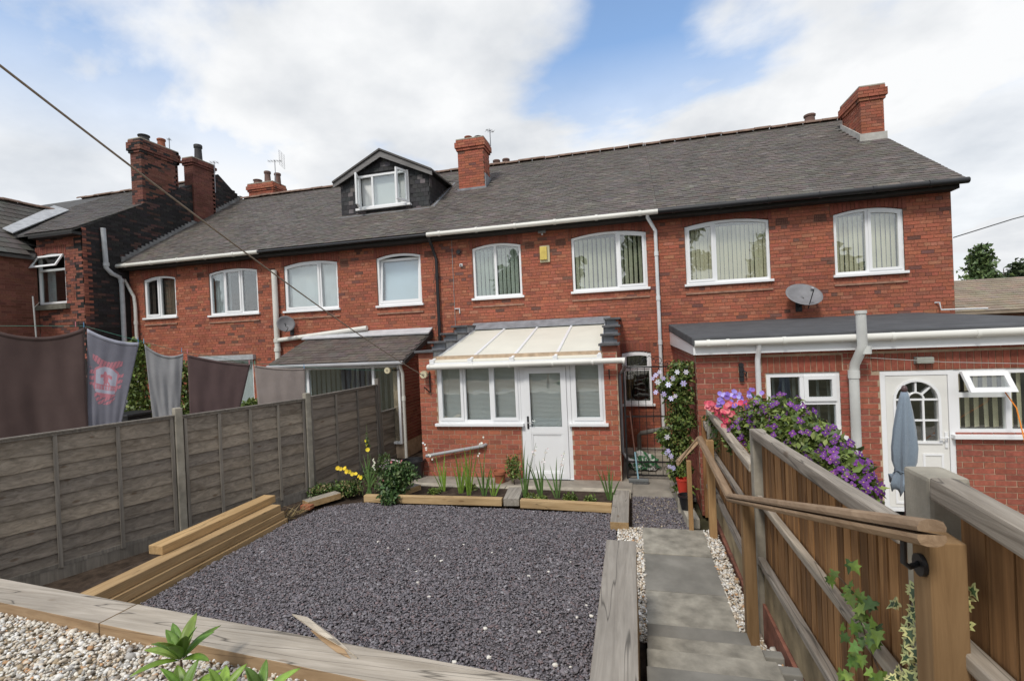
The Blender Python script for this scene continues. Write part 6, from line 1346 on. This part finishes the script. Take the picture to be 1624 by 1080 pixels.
def aerial(label, base_p, h, boom, n, w, az, grid=False):
    T = thing('tv_aerial', label, 'aerial', base_p, 'roof aerials'); b0 = Vector(base_p); tp = b0+Vector((0, 0, h)); m = MB(); m.tube([b0, tp], .014, 6); m.build('mast', alum, T)
    d = Vector((cos(az), sin(az), 0)); s = Vector((-sin(az), cos(az), 0)); m = MB(); m.tube([tp-d*boom/2-Vector((0, 0, .05)), tp+d*boom/2-Vector((0, 0, .05))], .009, 5); m.build('boom', alum, T)
    m = MB()
    for i in range(n): q = tp-d*boom/2+d*boom*(i+.5)/n-Vector((0, 0, .05)); m.tube([q-s*w/2, q+s*w/2], .005, 4); m.tube([q-Vector((0, 0, w*.2)), q+Vector((0, 0, w*.2))], .004, 4)
    if grid:
        for k in range(-4, 5): q = tp+d*boom*.5+Vector((0, 0, k*.07)); m.tube([q-s*.28, q+s*.28], .005, 4)
        for k in (-.25, 0, .25): q = tp+d*boom*.5+s*k; m.tube([q-Vector((0, 0, .28)), q+Vector((0, 0, .28))], .006, 4)
    m.build('elements', alum, T, kind='stuff')
b = P(437, 282, y=16.5); aerial('grid-backed television aerial on the chimney left of the dormer', (b.x, 16.5, b.z-.3), 1.0, .55, 5, .3, .3, True)
b = P(776, 240, y=14.2); aerial('small aerial on the chimney right of the dormer', (b.x+.02, 14.3, 8.5), .52, .3, 3, .25, .9)
b = P(343, 275, x=-14.6); aerial('small aerial beside the slim left chimney', (-14.45, 14.62, b.z-.8), 1.15, .3, 3, .3, .4)
b = P(271, 215, x=-14.7); aerial('thin aerial on the big left chimney', (-14.78, b.y, 9.3), .55, .12, 2, .2, .3)

# ---------------------------------------------------------------- parasol, gate, broom, clutter
px0 = P(1437, 619, y=5.5); T = thing('parasol', 'closed blue-grey garden parasol before the arched glass door', 'parasol', (px0.x-.02, 5.5, .1)); cx, cy = px0.x-.015, 5.5; zt = px0.z
m = MB(); m.tube([(cx-.03, cy, .1), (cx, cy, zt)], .019, 10); m.build('pole', plain('dark_pole', (.05, .03, .03), .4), T, smooth=True); m = MB(); m.lathe(cx, cy, [(.02, zt-.01), (.028, zt+.01), (.02, zt+.04), (.006, zt+.05)], 10); m.build('finial', plain('finial', (.10, .06, .06), .4), T, smooth=True)
m = MB(); vs = []; N = 48; lev = [(0, .024), (.06, .038), (.2, .058), (.4, .078), (.58, .09), (.72, .085), (.80, .066), (.83, .064), (.87, .08), (.93, .105), (1.0, .095)]; Hc = zt-P(1432, 772, y=5.5).z
for (t, r) in lev:
    for i in range(N): a = 2*pi*i/N; f_ = 1+.20*min(1, t*3)*cos(a*7+t*2.5)+.10*cos(a*3+t*5)*t; k = r*f_; vs.append((cx-.03*t+k*cos(a), cy+k*sin(a), zt-.015-Hc*t+(.03*cos(a*7+1)+.035*cos(a*2+2) if t > .9 else 0)))
m.add(vs, [(k*N+i, k*N+(i+1) % N, (k+1)*N+(i+1) % N, (k+1)*N+i) for k in range(len(lev)-1) for i in range(N)]); o = m.build('canopy', fabric('parasol_cloth', (.215, .265, .32), .9, 200, .06), T, smooth=True); o.modifiers.new('t', 'SOLIDIFY').thickness = .003
m = MB(); zz = zt-.015-Hc*.815; m.tube([(cx-.024+0.078*cos(2*pi*i/24), cy+.078*sin(2*pi*i/24), zz+.008*sin(i)) for i in range(25)], .006, 5); m.build('tie_strap', fabric('strap', (.17, .21, .26)), T)
m = MB(); m.lathe(cx-.03, cy, [(.2, .1), (.22, .13), (.2, .17), (.04, .19), (.035, .35), (.03, .36)], 18); m.build('base', blackmetal, T, smooth=True)
GY = 8.95; gx0_, gx1_ = P(989, 600, y=GY).x, .80; gz0, gz1 = .10, P(1030, 582, y=GY).z; T = thing('iron_gate', 'black wrought iron gate between the porch and the extension', 'gate', ((gx0_+gx1_)/2, GY, 0))
for x in (gx0_, gx1_): m = MB(); m.box(x-.016, x+.016, GY-.016, GY+.016, .03, gz1+.02); m.build('stile', blackmetal, T)
for z in (gz0, .34, 1.15, gz1): m = MB(); m.box(gx0_+.017, gx1_-.017, GY-.010, GY+.010, z-.012, z+.012); m.build('rail', blackmetal, T)
n = 8
for i in range(1, n):
    x = gx0_+(gx1_-gx0_)*i/n; m = MB(); m.tube([(x, GY, gz0+.013), (x, GY, gz1-.013)], .006, 6); m.build('bar', blackmetal, T)
def scroll(cx_, cz_, r, fl):
    return [(cx_+fl*r*(1-t*.8)*cos(t*8.5), GY, cz_+r*(1-t*.8)*sin(t*8.5)) for t in [i/22 for i in range(23)]]
for i in range(n):
    x = gx0_+(gx1_-gx0_)*(i+.5)/n; m = MB(); m.tube(scroll(x, .22, .055, 1 if i % 2 else -1), .005, 5); m.build('scroll', blackmetal, T)
for (x, z, r, f_) in ((.15, gz1+.10, .09, 1), (.42, gz1+.10, .09, -1), (-.02, gz1+.06, .05, 1), (.60, gz1+.06, .05, -1)): m = MB(); m.tube(scroll(x, z, r, f_), .006, 5); m.build('scroll', blackmetal, T)
m = MB(); m.tube([(gx0_, GY, gz1+.01), (.1, GY, gz1+.05), (.28, GY, gz1+.2), (.46, GY, gz1+.05), (gx1_, GY, gz1+.01)], .006, 6); m.build('crest_bar', blackmetal, T)
b0, b1 = P(1013, 764, z=.06), P(999, 652, y=8.85); T = thing('broom', 'broom with blue lower handle leaning on the iron gate', 'broom', (b0.x, b0.y, .03)); v = b1-b0; m = MB(); m.tube([b0+v*.04, b0+v*.42], .014, 8); m.build('lower_handle', plain('blue_handle', (.25, .42, .50), .5), T); m = MB(); m.tube([b0+v*.42, b1], .013, 8); m.build('upper_handle', plain('brown_handle', (.12, .055, .04), .5), T); m = MB(); m.box(b0.x-.17, b0.x+.17, b0.y-.035, b0.y+.035, .07, .115); m.build('head', plain('broom_head', (.16, .17, .17), .7), T, bevel=.01); m = MB(); m.slab([(b0.x-.165, b0.y-.04, .032), (b0.x+.165, b0.y-.04, .032), (b0.x+.165, b0.y+.04, .032), (b0.x-.165, b0.y+.04, .032)], (0, 0, 0), (0, 0, .037)); m.build('bristles', plain('bristle', (.10, .10, .10), .9, .4, 60), T)
p = P(1022, 728, y=9.6); T = thing('garden_sack', 'crumpled green and white sack behind the iron gate', 'sack', (p.x, 9.6, .03)); m = MB(); V = np.concatenate([blob((0, 0, 0), (1, 1, 1), 1)]); bm = bmesh.new(); bmesh.ops.create_icosphere(bm, subdivisions=3, radius=1)
for v_ in bm.verts: k = 1+.22*sin(v_.co.x*5+v_.co.z*3)+.18*sin(v_.co.y*7+1)+.12*sin(v_.co.z*9); v_.co = Vector((v_.co.x*.26*k, v_.co.y*.2*k, max(-.14, v_.co.z*.16*k)))
me = bpy.data.meshes.new('sack'); bm.to_mesh(me); bm.free(); mt, t, b_ = base('sack_plastic'); nz = noise(t, coords(t), 5, 3, .5, 1); rr = ramp(t, nz, [(.42, (.60, .60, .58)), (.48, (.05, .20, .08)), (.60, (.04, .12, .06)), (.66, (.55, .55, .53))]); lk(t, rr.outputs[0], b_.inputs['Base Color']); b_.inputs['Roughness'].default_value = .4; mk('sack_body', me, T, (0, 0, .14), mt)
m = MB(); m.box(-.2, .8, 10.0, 10.6, .03, .22); tag(m.build('stone_slabs', concrete, bevel=.02), 'pile of grey slabs behind the iron gate', 'slabs')
m = MB(); m.tube([(.05, 10.2, .24), (.05, 10.15, .55), (.1, 10.1, .62), (.55, 9.9, .75), (.85, 9.8, .82)], .045, 10); tag(m.build('drain_pipe', plain('old_drain', (.22, .21, .19), .7), smooth=True), 'grey bent drain pipe behind the iron gate', 'pipe')
k0, k1 = P(1062, 768, z=.1), P(1090, 830, z=.1); m = MB(); m.slab([(k0.x, k0.y, .03), (k0.x+.14, k0.y, .03), (k1.x+.16, k1.y, .03), (k1.x, k1.y, .03)], (0, 0, 0), (0, 0, .14)); tag(m.build('low_kerb', concrete, bevel=.012, fix=True), 'low concrete kerb beside the fine slate by the clematis', 'kerb')
p = P(1082, 752, y=7.35); T = thing('red_pot', 'small red plant pot under the lilac clematis', 'pot', (p.x, 7.35, .03)); m = MB(); m.lathe(p.x, 7.35, [(.06, .32), (.085, .50), (.09, .5), (.09, .53), (.075, .53), (.07, .48)], 14); m.build('pot', plain('red_plastic', (.50, .05, .03), .4), T, smooth=True); m = MB(); m.box(p.x-.08, p.x+.08, 7.27, 7.43, .03, .318); m.build('plinth', concrete, T)
p = P(1088, 780, y=7.1); T = thing('black_planter', 'black plastic planter at the kerb under the clematis', 'pot', (p.x, 7.1, .1)); m = MB(); m.lathe(p.x, 7.1, [(.07, .17), (.10, .34), (.115, .345), (.115, .37), (.095, .37), (.09, .33)], 16); m.build('pot', blackpipe, T, smooth=True)
p = P(650, 742, y=8.45); T = thing('plastic_tub', 'dark plastic tub at the porch corner behind the bushy plant', 'tub', (p.x, 8.6, .03)); m = MB(); m.lathe(p.x, 8.6, [(.17, .03), (.22, .36), (.24, .365), (.24, .39), (.21, .39), (.20, .33)], 18); m.build('tub', blackpipe, T, smooth=True)
p = P(622, 746, y=8.3); T = thing('trug', 'pale pink garden trug with handle in the left corner', 'basket', (p.x, 8.3, .03)); m = MB(); m.lathe(p.x, 8.3, [(.14, .22), (.22, .34), (.23, .345), (.23, .36), (.2, .36), (.13, .25)], 18); m.build('bowl', plain('pink_plastic', (.50, .42, .44), .5), T, smooth=True); m = MB(); m.tube([(p.x+.2*cos(pi*i/10), 8.3, .36+.10*sin(pi*i/10)) for i in range(11)], .012, 6); m.build('handle', MATS['pink_plastic'], T); m = MB(); m.box(p.x-.2, p.x+.2, 8.1, 8.5, .03, .218); m.build('stand', batt, T)
q0, q1 = P(1603, 620, y=7.2), P(1640, 760, y=6.4); m = MB(); m.tube([(q0.x, 7.30, q0.z-.02), (q0.x+.02, 7.15, q0.z-.2), q1, (q1.x+.1, 6.2, .11)], .007, 6); tag(m.build('orange_cable', plain('orange_cord', (.70, .22, .02), .5), smooth=True), 'orange cable hanging from the open window by the right edge', 'cable')
q0, q1 = P(1372, 567, y=YE-.15), P(1640, 577, y=6.9); m = MB(); m.tube([q0, q0.lerp(q1, .5)-Vector((0, 0, .02)), q1], .004, 5); tag(m.build('wire_line', plain('pale_wire', (.35, .35, .33), .6)), 'thin wire line running from the thick waste stack to the right', 'wire')
q0, q1 = P(1512, 377, y=12.5), P(1700, 314, y=13); m = MB(); m.tube([q0, q0.lerp(q1, .5)-Vector((0, 0, .03)), q1+Vector((4, 2, .8))], .012, 6); tag(m.build('overhead_cable', plain('black_cable', (.05, .05, .05), .6)), 'black overhead cable leaving the end house to the right', 'cable')
# ---------------------------------------------------------------- far right: bungalow roof and trees
e0, r0 = P(1500, 497, y=24), P(1515, 446, y=29); T = thing('far_bungalow', 'distant bungalow with brown tiled roof at the right edge', 'house', (e0.x+9, 28, 0)); xl, xr = e0.x-3, e0.x+22; dy = 5.0; dz = r0.z-e0.z
tilem = plain('brown_tile', (.25, .20, .15), .85, .2, 1.5); m = MB(); m.slab([(xl, 24, e0.z), (xl, 29, r0.z), (xl, 34, e0.z), (xl, 34, e0.z-.1), (xl, 29, r0.z-.12), (xl, 24, e0.z-.1)], (0, 0, 0), (xr-xl, 0, 0)); rf = m.build('roof', tilem, T, fix=True)
m = MB(); NR = 15
for i in range(NR):
    t0, t1 = i/NR, (i+1.15)/NR; ya, za = 24+dy*t0, e0.z+dz*t0+.06; yb, zb_ = 24+dy*min(t1, 1), e0.z+dz*min(t1, 1)+.02; x = xl
    while x < xr-.1: m.slab([(x, ya, za), (x+.39, ya, za), (x+.39, yb, zb_), (x, yb, zb_)], (0, 0, 0), (0, 0, -.03), jit((.27, .215, .16), .1)); x += .4
m.build('tiling', slate_a, rf, kind='stuff'); m = MB(); m.box(xl+.4, xr-.4, 24.4, 33.6, -.05, e0.z-.12); m.build('wall', mortar_red, T); ridge_tiles(rf, xl+10, xr, 29, r0.z+.03, L=.9)
def tree(label, base_, h, crown, leaf, pal, n, conifer=False):
    T = thing('tree' if not conifer else 'conifer_tree', label, 'tree', base_); x, y, z = base_; m = MB(); m.tube([(x, y, z), (x+.1, y, z+h*.5), (x, y, z+h*.97)], [h*.025, h*.016, h*.004], 7); m.build('trunk', plain('bark', (.09, .07, .05), .95) if 'bark' not in MATS else MATS['bark'], T); pts = []; lb = MB()
    if conifer:
        for k in range(95):
            t = random.uniform(.12, .98); r = crown*(1-t)**.75*random.uniform(.55, 1.08); a = random.uniform(0, 2*pi); zc_ = z+h*t; tip = Vector((x+r*cos(a), y+r*sin(a), zc_-r*.05+random.uniform(-.2, .3))); lb.tube([(x, y, zc_), tip], [.05, .015], 4)
            nn2 = int(n/95); tt = RNG.uniform(.15, 1, nn2)[:, None]; c0 = np.array((x, y, zc_)); pp = c0+(np.array(tip)-c0)*tt+RNG.normal(0, .20, (nn2, 3))*np.array([1, 1, .5]); pts.append(pp)
    else:
        for k in range(26):
            d = np.array([random.gauss(0, 1), random.gauss(0, 1), random.gauss(.2, .7)]); d /= np.linalg.norm(d); c_ = np.array((x, y, z+h*.62))+d*np.array([crown, crown, h*.34])*random.uniform(.5, .95); lb.tube([(x, y, z+h*.4), Vector(c_)], [.08, .02], 4); pts.append(blob(c_, (crown*.34, crown*.34, crown*.26), int(n/26), .1))
    lb.build('limb', MATS['bark'], T, kind='stuff'); leaf_cloud('crown', np.concatenate(pts), leaf, pal, T)
tb_ = P(1557, 440, y=44); tree('tall green conifer behind the brown bungalow roof', (tb_.x, 44, -.05), P(1555, 394, y=44).z+.4, 2.9, .30, [(.10, .16, .055), (.14, .20, .07), (.06, .10, .04)], 5200, True)
DKG = [(.045, .07, .03), (.06, .09, .04), (.08, .11, .045)]
for (a, b, lab, cr_) in ((1612, 408, 'dark leafy tree at the right edge behind the bungalow', 2.4), (1592, 425, 'low dark tree between the conifer and the right edge', 2.0), (1650, 415, 'dark tree just beyond the right edge behind the bungalow', 3.0)):
    q = P(a, 440, y=50); hh = P(a, b, y=50).z+.2; tree(lab, (q.x, 50, -.05), hh, cr_, .36, DKG, 4200)

for (x, y, hh, lab) in ((-7, -13, 11, 'tree added for window reflections, unseen behind the viewpoint to the left'), (2.5, -17, 12.5, 'tree added for window reflections, unseen straight behind the viewpoint'), (11, -14, 10.0, 'tree added for window reflections, unseen behind the viewpoint to the right')):  # unseen trees, added and sized so the upstairs panes have something to reflect
    tree(lab, (x, y, -.05), hh, 3.4, .5, GREEN, 4200)
